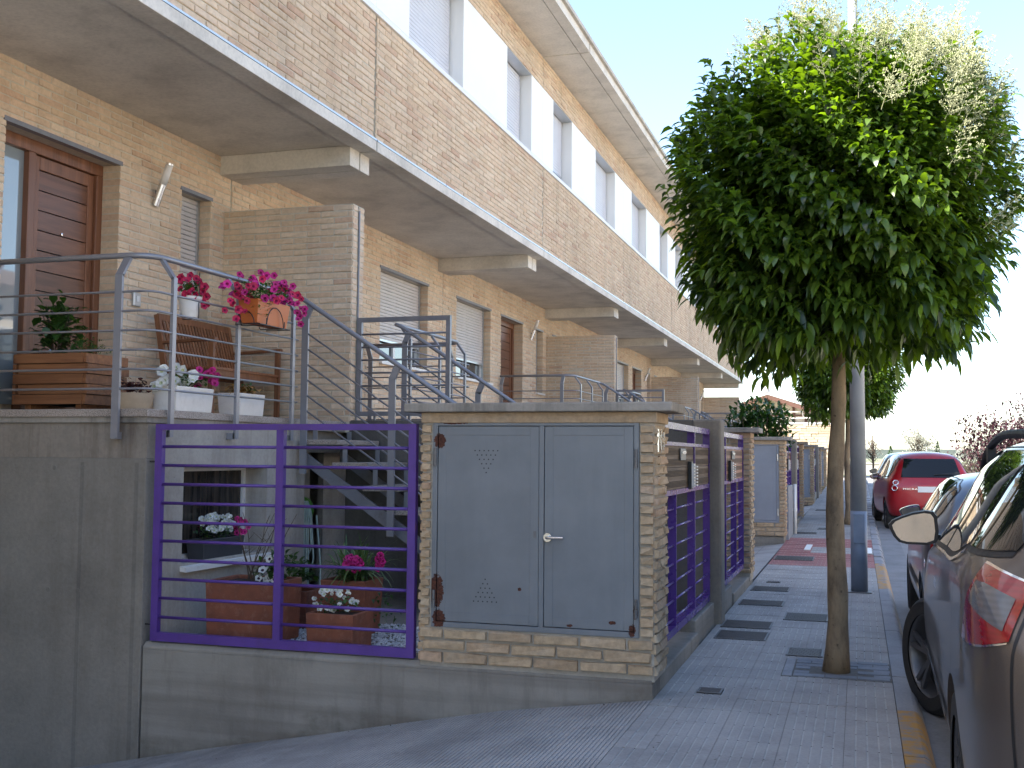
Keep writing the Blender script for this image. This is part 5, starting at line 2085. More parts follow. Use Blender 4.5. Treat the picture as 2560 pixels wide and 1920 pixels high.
# ---- dark shrub behind the second cabinet
t = thing('shrub', (-1.75, 20.4, .3), 'dark leafy shrub standing behind the second cabinet', 'shrub')
mb = MB()
for k in range(14):
    a = k * 2.4
    mb.tube([(-1.75, 20.4, .2), (-1.75 + .2 * math.cos(a), 20.4 + .2 * math.sin(a), 1.2), (-1.75 + .5 * math.cos(a), 20.4 + .4 * math.sin(a), 2.2)], [.02, .014, .005], 5)
mb.build('stem', BARK_D, t)
foliage(t, 2000, lambda: ell((-1.72, 20.4, 1.95), (.66, .5, .64), .35)(), LEAF_D, .14, .42, .4, name='crown', up=.8)
# ------------------------------------------------------------------ parked cars
def car_paint(name, col, metal=.55, rough=.26, flake=.0):
    t = NT(name)
    f = t.noise(700, 1, .5)
    c = t.ramp(f, ((.3, tuple(k * (1 - flake) for k in col)), (.7, tuple(min(1, k * (1 + flake)) for k in col))))
    d = t.ramp(t.noise(7, 6, .65), ((.45, 0), (.75, .14)))
    c = t.mix(d, c, (.16, .14, .12))
    t.set(c, rough, metal)
    t.b.inputs['Coat Weight'].default_value = .5
    t.b.inputs['Coat Roughness'].default_value = .05
    return t.mat


P_BROWN = car_paint('car_paint_grey_brown', (.125, .102, .088), .5, .32, .12)
P_SILV = car_paint('car_paint_dark_silver', (.10, .11, .13), .6, .28, .12)
P_RED = car_paint('car_paint_red', (.36, .004, .010), .15, .3)
P_SILV2 = car_paint('car_paint_silver', (.15, .16, .19), .6, .28, .1)
TRIM = paint('black_trim', (.012, .012, .014), .5, .1, 20)
CHROME = paint('chrome', (.8, .8, .82), .08, .02, 5, metal=1.0)
MIRROR = paint('mirror_glass', (.85, .87, .9), .02, .0, 5, metal=1.0)
RIM = paint('wheel_alloy', (.10, .10, .108), .35, .05, 9, metal=.5)


def lens(name, col, rough=.08):
    t = NT(name)
    w = t.n('ShaderNodeTexWave', wave_type='BANDS', bands_direction='Z')
    w.inputs['Scale'].default_value = 18
    t.l(t.pos(), w.inputs['Vector'])
    c = t.mix(t.math('MULTIPLY', w.outputs['Fac'], .35), col, tuple(k * .45 for k in col))
    t.set(c, rough, **{'Specular IOR Level': .7})
    t.b.inputs['Coat Weight'].default_value = 1.0
    return t.mat


LENS_R = lens('tail_lens_red', (.30, .006, .012))
LENS_C = lens('tail_lens_clear', (.11, .11, .12), .16)
PLATE = paint('number_plate', (.75, .75, .74), .4, .03, 4)

SUV = dict(L=4.53, ra=.915, fa=3.68, wr=.345, tw=.11, zc=.40, st=[
    (0.00, .52, .58, .72, .66, .86, .66, .93, .60, .02), (0.07, .36, .74, .70, .79, .97, .775, 1.07, .66, .02),
    (0.20, .27, .84, .68, .868, 1.10, .845, 1.30, .66, .03), (0.44, .24, .865, .66, .888, 1.15, .865, 1.545, .605, .04),
    (0.92, .24, .87, .66, .892, 1.14, .868, 1.60, .60, .05), (1.70, .24, .87, .66, .892, 1.10, .865, 1.62, .60, .05),
    (2.40, .24, .87, .66, .892, 1.06, .862, 1.60, .595, .05), (2.95, .24, .87, .66, .892, 1.03, .86, 1.50, .57, .05),
    (3.35, .24, .87, .66, .892, 1.01, .855, 1.22, .60, .04), (3.66, .24, .87, .66, .890, .99, .84, 1.04, .64, .04),
    (4.1, .26, .85, .62, .87, .92, .80, .95, .60, .03), (4.40, .30, .76, .55, .80, .79, .72, .83, .52, .02), (4.53, .44, .58, .56, .64, .66, .60, .70, .44, .01)],
    win=[[(.27, 1.235, 1.30), (.38, 1.225, 1.43), (.60, 1.215, 1.505), (.80, 1.21, 1.52)],
         [(.86, 1.215, 1.525), (1.2, 1.155, 1.545), (1.72, 1.135, 1.55)],
         [(1.80, 1.132, 1.55), (2.3, 1.11, 1.535), (2.75, 1.09, 1.44), (3.12, 1.07, 1.20), (3.22, 1.065, 1.10)]],
    rear=(1.12, 1.47, .60, .55), screen=True)


def scaled(base, L, w, h, ra, fa, wr, win, rear, st):
    d = dict(base); d.update(L=L, ra=ra, fa=fa, wr=wr, win=win, rear=rear, st=st)
    return d


def hatch(L, hw, h, round_=1.0):
    k = L / 3.8
    b = hw / .82
    s = [(0.00, .48, .54, .66, .62, .80, .62, .86, .56, .02), (0.06, .32, .68, .64, .735, .90, .72, .98, .60, .02),
         (0.18, .24, .77, .60, .80, .96, .775, 1.14, .58, .03), (0.38, .20, .795, .58, .815, .98, .79, h - .10, .53, .04),
         (0.70, .19, .80, .58, .82, .98, .795, h - .045, .54, .045), (1.35, .19, .80, .58, .82, .97, .795, h - .04, .55, .045),
         (1.95, .19, .80, .58, .82, .95, .79, h - .05, .545, .045), (2.45, .19, .80, .58, .82, .93, .785, h - .15, .52, .04),
         (2.85, .19, .80, .58, .82, .91, .78, 1.10, .56, .04), (3.12, .19, .80, .57, .815, .90, .77, .97, .60, .04),
         (3.45, .21, .78, .54, .79, .84, .73, .88, .56, .03), (3.70, .26, .68, .50, .72, .72, .66, .76, .48, .02), (3.80, .38, .52, .48, .58, .58, .54, .62, .42, .01)]
    s = [(a * k, zb, ws * b, zm, wm * b, zt_, wb * b, zt, wt * b, cr) for (a, zb, ws, zm, wm, zt_, wb, zt, wt, cr) in s]
    top = h - .10
    win = [[(.34 * k, 1.05, 1.12), (.42 * k, 1.04, top - .08), (.58 * k, 1.03, top - .03), (.72 * k, 1.03, top)],
           [(.78 * k, 1.025, top), (1.1 * k, 1.02, top + .01), (1.42 * k, 1.01, top + .01)],
           [(1.50 * k, 1.005, top + .01), (1.9 * k, .99, top), (2.3 * k, .975, top - .08), (2.65 * k, .965, 1.06), (2.72 * k, .96, 1.0)]]
    return dict(L=L, ra=.62 * k, fa=3.08 * k, wr=.295, tw=.09, zc=.27, st=s, win=win, rear=(1.02, h - .16, .55 * b, .46 * b))


def car(spec, loc, yaw, paint_, label, group, name='parked_car', micra=False, suv=False, steer=0.0):
    t = thing(name, loc, label, 'car', group)
    t.rotation_euler = (0, 0, yaw)
    ORG[t.name] = Vector((0, 0, 0))        # parts below are built in the car's own space, rear bumper at y 0
    st = spec['st']
    rows = []
    for (y, zb, ws, zm, wm, zbt, wb, zt, wt, cr) in st:
        half = [(0, zb), (ws * .86, zb), (ws, zb + .09), (wm, zm), (wb + .012, zbt - .06), (wb, zbt), (wb * .45 + wt * .55, zbt * .45 + (zt - .05) * .55 + .0), (wt + .03, zt - .055), (wt - .12, zt), (0, zt + cr)]
        rows.append([(-x, y, z) for x, z in half] + [(x, y, z) for x, z in half[-2:0:-1]])
    n = len(rows[0])
    mb = MB()
    vs_ = [p for r_ in rows for p in r_]
    fs = []
    for i in range(len(rows) - 1):
        for k in range(n):
            k2 = (k + 1) % n
            fs.append((i * n + k, (i + 1) * n + k, (i + 1) * n + k2, i * n + k2))
    for i, rev in ((0, False), (len(rows) - 1, True)):
        for k in range(0, 9):
            q = (i * n + k, i * n + k + 1, i * n + (n - k - 1) % n if k < 9 else 0, i * n + (n - k) % n)
            q = tuple(dict.fromkeys(q))
            fs.append(q if rev else q[::-1])
    mb.add(vs_, fs)
    me = mb.mesh('body_cage', paint_)
    bm = bmesh.new(); bm.from_mesh(me); bmesh.ops.recalc_face_normals(bm, faces=bm.faces); bm.to_mesh(me); bm.free()
    tmp = bpy.data.objects.new('body_cage', me)
    COL.objects.link(tmp)
    ss = tmp.modifiers.new('s', 'SUBSURF'); ss.levels = 3; ss.render_levels = 3
    cut = []
    for ax in ('ra', 'fa'):
        for sd in (-1, 1):
            b = MB(); r_ = spec['wr'] + .045
            b.lathe([(0, -.16), (r_, -.16), (r_, .22), (0, .22)], (sd * (st[4][4] - .08), spec[ax], spec['wr']), 40, 'x')
            cm = b.mesh('cut', TRIM)
            co = bpy.data.objects.new('cut', cm); COL.objects.link(co)
            bm = bmesh.new(); bm.from_mesh(cm); bmesh.ops.remove_doubles(bm, verts=bm.verts, dist=1e-5); bmesh.ops.recalc_face_normals(bm, faces=bm.faces); bm.to_mesh(cm); bm.free()
            bo = tmp.modifiers.new('b', 'BOOLEAN'); bo.object = co; bo.operation = 'DIFFERENCE'; bo.solver = 'EXACT'
            cut.append(co)
    dg = bpy.context.evaluated_depsgraph_get()
    full = bpy.data.meshes.new_from_object(tmp.evaluated_get(dg), depsgraph=dg)
    for md in list(tmp.modifiers):
        if md.type == 'BOOLEAN': tmp.modifiers.remove(md)
    dg.update()
    solid = bpy.data.meshes.new_from_object(tmp.evaluated_get(dg), depsgraph=dg)
    bvh = BVHTree.FromPolygons([v.co.copy() for v in solid.vertices], [tuple(p.vertices) for p in solid.polygons])
    bpy.data.objects.remove(tmp)
    for co in cut: bpy.data.objects.remove(co)
    full.materials.clear(); full.materials.append(paint_); full.materials.append(TRIM)
    wr = spec['wr']
    for p in full.polygons:
        c = p.center
        ins = any(abs(math.hypot(c.y - spec[a], c.z - wr)) < wr + .04 for a in ('ra', 'fa'))
        p.material_index = 1 if (c.z < spec['zc'] or ins) else 0
        p.use_smooth = True
    full.set_sharp_from_angle(angle=R(38))
    full.name = 'body'
    body = bpy.data.objects.new('body', full); COL.objects.link(body); body.parent = t
    ORG[body.name] = Vector((0, 0, 0))

    def cast(o, d):
        h = bvh.ray_cast(Vector(o), Vector(d).normalized())
        nn = h[1]
        if nn is not None and nn.dot(Vector(d)) > 0: nn = -nn
        return h[0], nn

    def patch(nm, lo, hi, org, d, mat, off=.004, nv=6, par=None, smooth=True):
        """surface strip between curves lo and hi (points given in the plane through org), dropped onto the body along d"""
        mb = MB()
        g = []
        for a, b in zip(lo, hi):
            row = []
            for j in range(nv + 1):
                q = Vector(a).lerp(Vector(b), j / nv)
                h, nn = cast(q - Vector(d).normalized() * 2.5, d)
                if h is None: h, nn = q, -Vector(d).normalized()
                row.append(h + nn * off)
            g.append(row)
        nu = len(g) - 1
        vs_ = [p for r_ in g for p in r_]
        fs = [(i * (nv + 1) + j, (i + 1) * (nv + 1) + j, (i + 1) * (nv + 1) + j + 1, i * (nv + 1) + j + 1) for i in range(nu) for j in range(nv)]
        mb.add(vs_, fs)
        return mb.build(nm, mat, par or t, smooth=smooth)

    def dense(pts, n=10):
        out = []
        for a, b in zip(pts, pts[1:]):
            for k in range(n): out.append(Vector(a).lerp(Vector(b), k / n))
        out.append(Vector(pts[-1]))
        return out

    def smoothc(pts, n=6):
        """Catmull-Rom through the points"""
        P_ = [Vector(p) for p in pts]
        P_ = [P_[0] * 2 - P_[1]] + P_ + [P_[-1] * 2 - P_[-2]]
        out = []
        for i in range(1, len(P_) - 2):
            for k in range(n):
                u = k / n
                a, b, c, d = P_[i - 1], P_[i], P_[i + 1], P_[i + 2]
                out.append(.5 * ((2 * b) + (-a + c) * u + (2 * a - 5 * b + 4 * c - d) * u * u + (-a + 3 * b - 3 * c + d) * u ** 3))
        out.append(P_[-2])
        return out

    for sd in (-1, 1):
        dv = (-sd, 0, 0)
        allw = [w_ for w_ in spec['win']]
        # dark surround of the side glass
        lo = smoothc([(sd * .5, w_[0], w_[1] - .02) for q in allw for w_ in q]); hi = smoothc([(sd * .5, w_[0], w_[2] + .018) for q in allw for w_ in q])
        patch('window_surround', lo, hi, None, dv, TRIM, .0025)
        for q in allw:
            lo = smoothc([(sd * .5, a, b) for a, b, c in q]); hi = smoothc([(sd * .5, a, c) for a, b, c in q])
            patch('side_window', lo, hi, None, dv, CARGLASS, .0055)
        lo = smoothc([(sd * .5, w_[0], w_[1] - .034) for q in allw[(1 if suv else 0):] for w_ in q]); hi = smoothc([(sd * .5, w_[0], w_[1] - .022) for q in allw[(1 if suv else 0):] for w_ in q])
        patch('window_strip', lo, hi, None, dv, CHROME, .006, 1)
        # door seams
        k = spec['L'] / 4.53
        for (ya, yb) in ((1.76 * k, 1.76 * k), (2.98 * k, 3.10 * k), (.86 * k, 1.02 * k)):
            lo = dense([(sd * .5, ya - .003, 1.10), (sd * .5, yb - .003, .36)], 14); hi = [p + Vector((0, .006, 0)) for p in lo]
            patch('door_seam', lo, hi, None, dv, TRIM, .0018, 1)
        for yh, zh in ((1.62 * k, .99), (2.86 * k, .955)):
            lo = dense([(sd * .5, yh - .10, zh - .018), (sd * .5, yh + .10, zh - .018)], 4); hi = [p + Vector((0, 0, .036)) for p in lo]
            patch('door_handle', lo, hi, None, dv, CHROME if suv else paint_, .028, 2)
        if not micra:
            lo = dense([(sd * .5, spec['ra'] + wr + .08, .47), (sd * .5, spec['fa'] - wr - .08, .47)], 10); hi = [p + Vector((0, 0, .05)) for p in lo]
            patch('side_strip', lo, hi, None, dv, CHROME if suv else TRIM, .010, 2)
        # mirror
        ym = spec['win'][-1][-1][0] - .12
        h, nn = cast((sd * 2.5, ym, spec['win'][-1][-1][1] + .06), dv)
        xs = h.x if h else sd * .85
        ol = [(0, .55), (.03, .4), (.1, .2), (.2, .05), (.35, 0), (.8, 0), (.97, .1), (1, .4), (.97, .85), (.9, .98), (.75, 1), (.5, .93), (.25, .8), (.08, .68)]
        mw, mh = (.255, .185) if suv else (.19, .13)
        zb_ = spec['win'][-1][-1][1] - .02
        TILT = .27
        X_ = lambda u: xs + sd * (mw + (.05 if suv else .02)) - sd * u * mw
        mb = MB()
        rings = []
        for dy, sc in ((-.046, 1.0), (.03, 1.02), (.07, .92), (.11, .6), (.125, .3)):
            rings.append([(X_(.5 + (u - .5) * sc), ym + dy - (TILT * abs(X_(.5 + (u - .5) * sc) - X_(0)) if dy < .05 else 0), zb_ + mh * (.5 + (v - .5) * sc)) for u, v in ol])
        vs_ = [p for r_ in rings for p in r_]
        m_ = len(ol)
        fs = [(i * m_ + k_, i * m_ + (k_ + 1) % m_, (i + 1) * m_ + (k_ + 1) % m_, (i + 1) * m_ + k_) for i in range(4) for k_ in range(m_)] + [tuple(range(m_)), tuple(range(4 * m_, 5 * m_))]
        mb.add(vs_, fs)
        mb.box(xs - sd * .05, xs + sd * .09, ym + .02, ym + .09, zb_ + .01, zb_ + .05)
        mir = mb.build('mirror', TRIM if suv else paint_, t, auto=50, fix=True)
        mb = MB()
        mb.add([(X_(.5 + (u - .5) * .86), ym - .0485 - TILT * abs(X_(.5 + (u - .5) * .86) - X_(0)), zb_ + mh * (.5 + (v - .5) * .86)) for u, v in ol], [tuple(range(m_)) if sd > 0 else tuple(range(m_ - 1, -1, -1))])
        mb.build('mirror_glass', MIRROR, mir)
    # wheels
    for ax in ('ra', 'fa'):
        for sd in (-1, 1):
            xw = sd * (st[4][4] - .015)
            c = (xw - sd * spec['tw'], spec[ax], wr)
            mb = MB()
            tw = spec['tw']
            rr = wr * .70
            mb.lathe([(rr, -tw), (wr - .03, -tw), (wr - .006, -tw * .8), (wr, -tw * .5), (wr, tw * .5), (wr - .006, tw * .8), (wr - .03, tw), (rr, tw)], c, 48, 'x')
            wh = mb.build('wheel', RUBBER, t, auto=40)
            mb = MB()
            xo = xw - sd * .025
            mb.lathe([(rr + .002, xw - .0 - sd * .01), (rr - .012, xo), (rr - .02, xo - sd * .1)], (0, spec[ax], wr), 40, 'x')
            for k_ in range(5):
                for w_ in (-.16, .16):
                    a = 2 * math.pi * k_ / 5 + w_ + .3
                    a2 = 2 * math.pi * k_ / 5 + w_ * .5 + .3
                    mb.beam((xo - sd * .015, spec[ax] + .03 * math.cos(a2), wr + .03 * math.sin(a2)), (xo - sd * .004, spec[ax] + (rr - .008) * math.cos(a), wr + (rr - .008) * math.sin(a)), .026, .022, (1, 0, 0))
            mb.lathe([(0, xo + sd * .004), (.045, xo), (.05, xo - sd * .03)], (0, spec[ax], wr), 20, 'x')
            rm = mb.build('rim', RIM, wh, auto=40)
            mb = MB(); mb.lathe([(0, xo - sd * .08), (rr - .01, xo - sd * .08)], (0, spec[ax], wr), 24, 'x')
            bd = mb.build('brake_disc', TRIM, wh)
            if steer and ax == 'fa':                      # front wheels left turned towards the kerb
                rot = Matrix.Translation(c) @ Matrix.Rotation(steer, 4, 'Z') @ Matrix.Translation(-Vector(c))
                for o_ in (wh, rm, bd): o_.data.transform(rot)
    # rear glass, lamps, plate
    z0, z1, w0, w1 = spec['rear']
    lo = [(x, 0, z0) for x in [w0 * (i / 6 - 1) for i in range(13)]]; hi = [(x * w1 / w0, 0, z1) for x, _, _ in lo]
    patch('rear_window', lo, hi, None, (0, 1, 0), CARGLASS, .006, 8)
    mb = MB(); h, nn = cast((0.1, -2, z0 + .05), (0, 1, 0))
    mb.tube([h + nn * .02 + Vector((-.05, 0, 0)), h + nn * .02 + Vector((.42, .0, .04))], .008, 6)
    mb.build('wiper', TRIM, t)
    h, nn = cast((0, -2, .72), (0, 1, 0))
    mb = MB(); mb.box(-.26, .26, h.y - .012, h.y + .01, .66 if suv else .74, .77 if suv else .85)
    mb.build('number_plate', PLATE, t)
    lo = [(x, 0, 1.03 * z0) for x in (-.3, .3)]
    for sd in (-1, 1):
        d = Vector((-sd * .62, .78, 0)).normalized()
        u = Vector((.78, sd * .62, 0))
        if suv:
            d = Vector((-sd * .75, .66, 0)).normalized()
            u = Vector((.66, sd * .75, 0))
            lo = smoothc([(sd * .875, .43, .945), (sd * .865, .31, .948), (sd * .835, .19, .96), (sd * .775, .095, .985)], 5)
            hi = smoothc([(sd * .87, .31, 1.185), (sd * .86, .25, 1.18), (sd * .83, .165, 1.165), (sd * .775, .095, 1.145)], 5)
            edge = patch('lamp_edge', [p + Vector((0, .008, -.008)) for p in lo], [p + Vector((0, .006, .008)) for p in hi], None, d, CHROME, .004, 8)
            tl = patch('tail_light', lo, hi, None, d, LENS_R, .007, 8)
            lo = smoothc([(sd * .868, .315, 1.075), (sd * .85, .24, 1.055), (sd * .82, .165, 1.03), (sd * .79, .115, 1.01)], 4)
            hi = smoothc([(sd * .868, .295, 1.135), (sd * .85, .225, 1.13), (sd * .82, .16, 1.115), (sd * .79, .115, 1.10)], 4)
            patch('clear_lens', lo, hi, None, d, LENS_C, .010, 6, tl)
            lo = [Vector((sd * .768, .085, z)) for z in (.46, .7, .95, 1.15, 1.3)]
            hi = [p + u * (-sd * .009) for p in lo]
            patch('tailgate_seam', dense(lo, 6), dense(hi, 6), None, d, TRIM, .002, 1)
        else:
            cpt = Vector((sd * .66, .10, 0))
            za, zb_ = (.73, 1.0) if micra else (.70, .93)
            lo = [cpt + u * (-sd * a) + Vector((0, 0, za)) for a in (-.10, -.03, .04, .10)]
            hi = [cpt + u * (-sd * a) + Vector((0, 0, zb_ - .02 * abs(a) * 10)) for a in (-.10, -.03, .04, .10)]
            tl = patch('tail_light', lo, hi, None, d, LENS_R if not micra else P_RED, .006, 6)
            if micra:
                for zc in (.915, .815):
                    h, nn = cast(cpt + u * (-sd * .02) + Vector((0, 0, zc)) - d * 2.5, d)
                    if h:
                        a1 = nn.cross(Vector((0, 0, 1))).normalized(); a2 = nn.cross(a1)
                        mb = MB()
                        ring = [h + nn * .012 + (a1 * math.cos(x) + a2 * math.sin(x)) * .05 for x in [2 * math.pi * i / 20 for i in range(20)]]
                        mb.tube(ring + ring[:1], .010, 6, caps=False)
                        mb.build('lamp_ring', CHROME, tl, smooth=True)
                        mb = MB(); mb.add([p + nn * .002 for p in ring], [tuple(range(20))])
                        mb.build('lamp_lens', LENS_R, tl)
        # head lamp
        d2 = Vector((-sd * .6, -.8, 0)).normalized(); u2 = Vector((.8, -sd * .6, 0))
        c2 = Vector((sd * .66, spec['L'] - .2, 0))
        zf = st[-3][5]
        lo = [c2 + u2 * a + Vector((0, 0, zf - .16)) for a in (-.16, 0, .16)]; hi = [c2 + u2 * a + Vector((0, 0, zf - .03)) for a in (-.16, 0, .16)]
        patch('head_light', dense(lo, 3), dense(hi, 3), None, d2, LENS_C, .006, 5)
    # windscreen
    ys = [s_ for s_ in st if s_[0] > spec['win'][-1][1][0]]
    zs0, zs1 = spec['win'][-1][-1][1] + .04, spec['win'][-1][1][2] - .02
    lo = [(x, 0, zs0) for x in [.66 * (i / 6 - 1) for i in range(13)]]; hi = [(x * .82, 0, zs1) for x, _, _ in lo]
    patch('windscreen', [(a[0], spec['L'], a[2]) for a in lo], [(a[0], spec['L'], a[2]) for a in hi], None, (0, -1, 0), CARGLASS, .006, 8)
    if suv:
        for sd in (-1, 1):
            pts = []
            for y, dz in ((.55, .0), (.72, .055), (1.0, .07), (1.9, .07), (2.5, .065), (2.78, .05), (2.95, .0)):
                h, nn = cast((sd * .60, y, 3), (0, 0, -1))
                pts.append(h + Vector((0, 0, dz)))
            mb = MB(); mb.tube(smoothc(pts, 5), .019, 8)
            for y in (.95, 2.45):
                h, nn = cast((sd * .60, y, 3), (0, 0, -1))
                mb.box(sd * .60 - .018, sd * .60 + .018, y - .05, y + .05, h.z - .01, h.z + .06)
            mb.build('roof_rail', TRIM, t, auto=45)
    if micra:
        cu = bpy.data.curves.new('badge', 'FONT'); cu.body = 'MICRA'; cu.size = .075; cu.extrude = .004; cu.align_x = 'CENTER'
        cu.space_character = 1.1
        ob = bpy.data.objects.new('badge', cu); COL.objects.link(ob)
        dg2 = bpy.context.evaluated_depsgraph_get()
        bme = bpy.data.meshes.new_from_object(ob.evaluated_get(dg2)); bpy.data.objects.remove(ob)
        bme.materials.clear(); bme.materials.append(CHROME)
        h, nn = cast((-.40, -2, .80), (0, 1, 0))
        bo = bpy.data.objects.new('badge', bme); COL.objects.link(bo); bo.parent = t
        bo.location = (-.40, h.y - .008, .785); bo.rotation_euler = (R(90), 0, math.atan2(nn.x, -nn.y)); bo.scale = (1.15, .62, 1)
    return t


GC = 'cars parked along the kerb'
car(SUV, (1.185, 3.43, 0), R(-.8), P_BROWN, 'grey-brown sport utility car at the right edge, nearest the camera, with roof rails', GC, suv=True, steer=R(24))
car(hatch(3.9, .82, 1.43), (1.26, 8.62, 0), 0.0, P_SILV, 'dark silver hatchback parked just ahead of the grey-brown car', GC)
car(hatch(3.72, .83, 1.545), (1.345, 22.85, gz(24.5)), R(4.6), P_RED, 'red small car with round tail lamps and its model name on the tailgate', GC, micra=True)
car(hatch(4.0, .84, 1.50), (1.22, 27.2, gz(29)), R(1), P_SILV2, 'dark silver car half hidden in front of the red one', GC)
# ------------------------------------------------------------------ far end of the street
def stone_mat():
    t = NT('ledge_stone')
    oi = t.n('ShaderNodeObjectInfo').outputs['Random']
    at = t.n('ShaderNodeAttribute', attribute_name='rnd').outputs['Fac']
    f = t.math('FRACT', t.math('ADD', oi, at))
    c = t.ramp(f, ((0, (.40, .29, .19)), (.35, (.55, .44, .32)), (.7, (.48, .36, .24)), (1, (.60, .52, .42))))
    t.set(c, .9)
    t.bump(t.noise(14, 4), .5, .02)
    return t.mat


STONE = stone_mat()
BEAMW = paint('red_brown_timber', (.13, .06, .04), .6, .1, 4)
CREAM = paint('cream_render', (.62, .54, .42), .85, .05, 2)
b0 = 62.0
t = thing('stone_building', (-4.7, b0, .34), 'chalet-like building with stone-clad wall and timbered gable at the end of the street', 'building')
mb = MB()
mb.box(-8.2, -1.31, b0 + .02, b0 + 9, .2, 3.27)
mb.build('wall', MORTAR, t)
mb = MB()
z = .36
while z < 3.25:
    hh = random.choice((.10, .13, .17))
    hh = min(hh, 3.27 - z)
    x = -8.2
    while x < -1.32:
        w_ = random.uniform(.25, .75)
        x2 = min(x + w_, -1.31)
        pr = random.uniform(.0, .05)
        mb.box(x + .006, x2 - .006, b0 - pr, b0 + .03, z + .006, z + hh - .006, 0, random.random() * .99 + .005)
        x = x2
    z += hh
stuff(mb.build('cladding_stones', STONE, t))
mb = MB(); mb.box(-8.25, -1.25, b0 - .05, b0 + 9, 3.272, 3.36)
mb.build('ledge', WHITE_P, t)
gx, gzp = -4.75, 4.72
mb = MB(); mb.prism([(-7.9, 3.36), (-1.6, 3.36), (-1.6, 3.80), (gx, gzp), (-7.9, 3.80)], 'y', b0 + .9, b0 + 8)
mb.build('gable', CREAM, t)
for x in (-6.2, -5.5, -4.75, -4.1, -3.4, -2.75, -2.2, -1.75):
    top = gzp - abs(x - gx) * (.92 / 3.15)
    mb = MB(); mb.box(x - .07, x + .07, b0 + .84, b0 + .9, 3.36, top)
    mb.build('timber_post', BEAMW, t)
mb = MB(); mb.box(-7.9, -1.6, b0 + .845, b0 + .9, 3.74, 3.82)
mb.build('timber_rail', BEAMW, t)
mb = MB()
for a, b in (((-8.6, 3.62), (gx, gzp + .12)), ((gx, gzp + .12), (-1.0, 3.62))):
    mb.beam((a[0], b0 + 4.3, a[1]), (b[0], b0 + 4.3, b[1]), 8.6, .14)
mb.build('roof', paint('grey_brown_roof', (.12, .095, .08), .8, .15, 2), t)
mb = MB()
for a, b in (((-8.6, 3.56), (gx, gzp + .05)), ((gx, gzp + .05), (-1.0, 3.56))):
    mb.beam((a[0], b0 - .04, a[1]), (b[0], b0 - .04, b[1]), .08, .22)
mb.build('bargeboard', BEAMW, t)
mb = MB()
mb.tube([(-4.2, b0 + .1, 3.95), (-2.9, b0 + .1, 3.95), (-2.85, b0 + .1, 3.62), (-1.6, b0 + .1, 3.60), (-1.35, b0 + .1, 3.38)], .03, 6)
mb.tube([(-4.2, b0 + .1, 3.60), (-2.9, b0 + .1, 3.60)], .03, 6)
mb.build('terrace_rail', WHITE_P, t)
# windmill-like vane on that roof
t = thing('roof_dish', (-4.95, b0 + 2, 4.7), 'small pale dish and mast on the timbered gable roof', 'dish')
mb = MB(); mb.tube([(-4.95, b0 + 2, 4.6), (-4.95, b0 + 2, 5.35)], .03, 6)
mb.build('mast', ALU, t)
mb = MB(); mb.lathe([(0, -.03), (.18, -.01), (.27, .05)], (-4.95, b0 + 1.9, 5.35), 18, 'y')
mb.build('dish', WHITE_P, t, smooth=True)
# colourful posts in front of the stone wall
for k, (x, c_) in enumerate(((-3.05, (.65, .33, .03)), (-2.55, (.5, .05, .05)), (-2.1, (.7, .65, .55)), (-1.8, (.05, .12, .1)))):
    t = thing('play_post', (x, 58, .34), ['yellow', 'red', 'pale', 'dark green'][k] + ' painted post standing before the stone wall', 'post', 'painted posts by the stone wall')
    mb = MB(); mb.box(x - .09, x + .09, 57.95, 58.05, .3, 1.95)
    mb.build('post', paint('post_paint_%d' % k, c_, .6), t, bevel=.01)


def loose_tree(name, base, h, cr, rad, n, mat, L, label, cat='tree', twig=.0, group=None):
    t = thing(name, base, label, cat, group)
    base = Vector(base)
    mb = MB()
    mb.tube([base - Vector((0, 0, .2)), base + Vector((.05, 0, h * .35)), base + Vector((0, 0, h * .75))], [h * .022, h * .015, h * .006], 8)
    tips = []
    for k in range(70):
        a = k * 2.4; e = random.uniform(.15, 1)
        p0 = base + Vector((0, 0, h * random.uniform(.25, .7)))
        p1 = base + Vector((rad[0] * math.cos(a) * e * .95, rad[1] * math.sin(a) * e * .95, cr + rad[2] * random.uniform(-.7, .95) * math.sqrt(max(.05, 1 - e * e * .8))))
        mb.tube([p0, p0.lerp(p1, .5) + Vector((0, 0, -.1 * h * .2)), p1], [h * .006, h * .004, h * .0012], 4)
        tips.append(p1)
    mb.build('trunk', BARK_D, t)
    mb = MB()
    for k in range(n):
        q = random.choice(tips)
        p = q + Vector((random.gauss(0, rad[0] * .15), random.gauss(0, rad[1] * .15), random.gauss(0, rad[2] * .13)))
        leaf_geo(mb, p, rdir(), Vector((0, 0, 1)), L * random.uniform(.6, 1.3), L * .55, .5, random.random() * .99 + .005, n=2)
    stuff(mb.build('crown', mat, t))
    return t


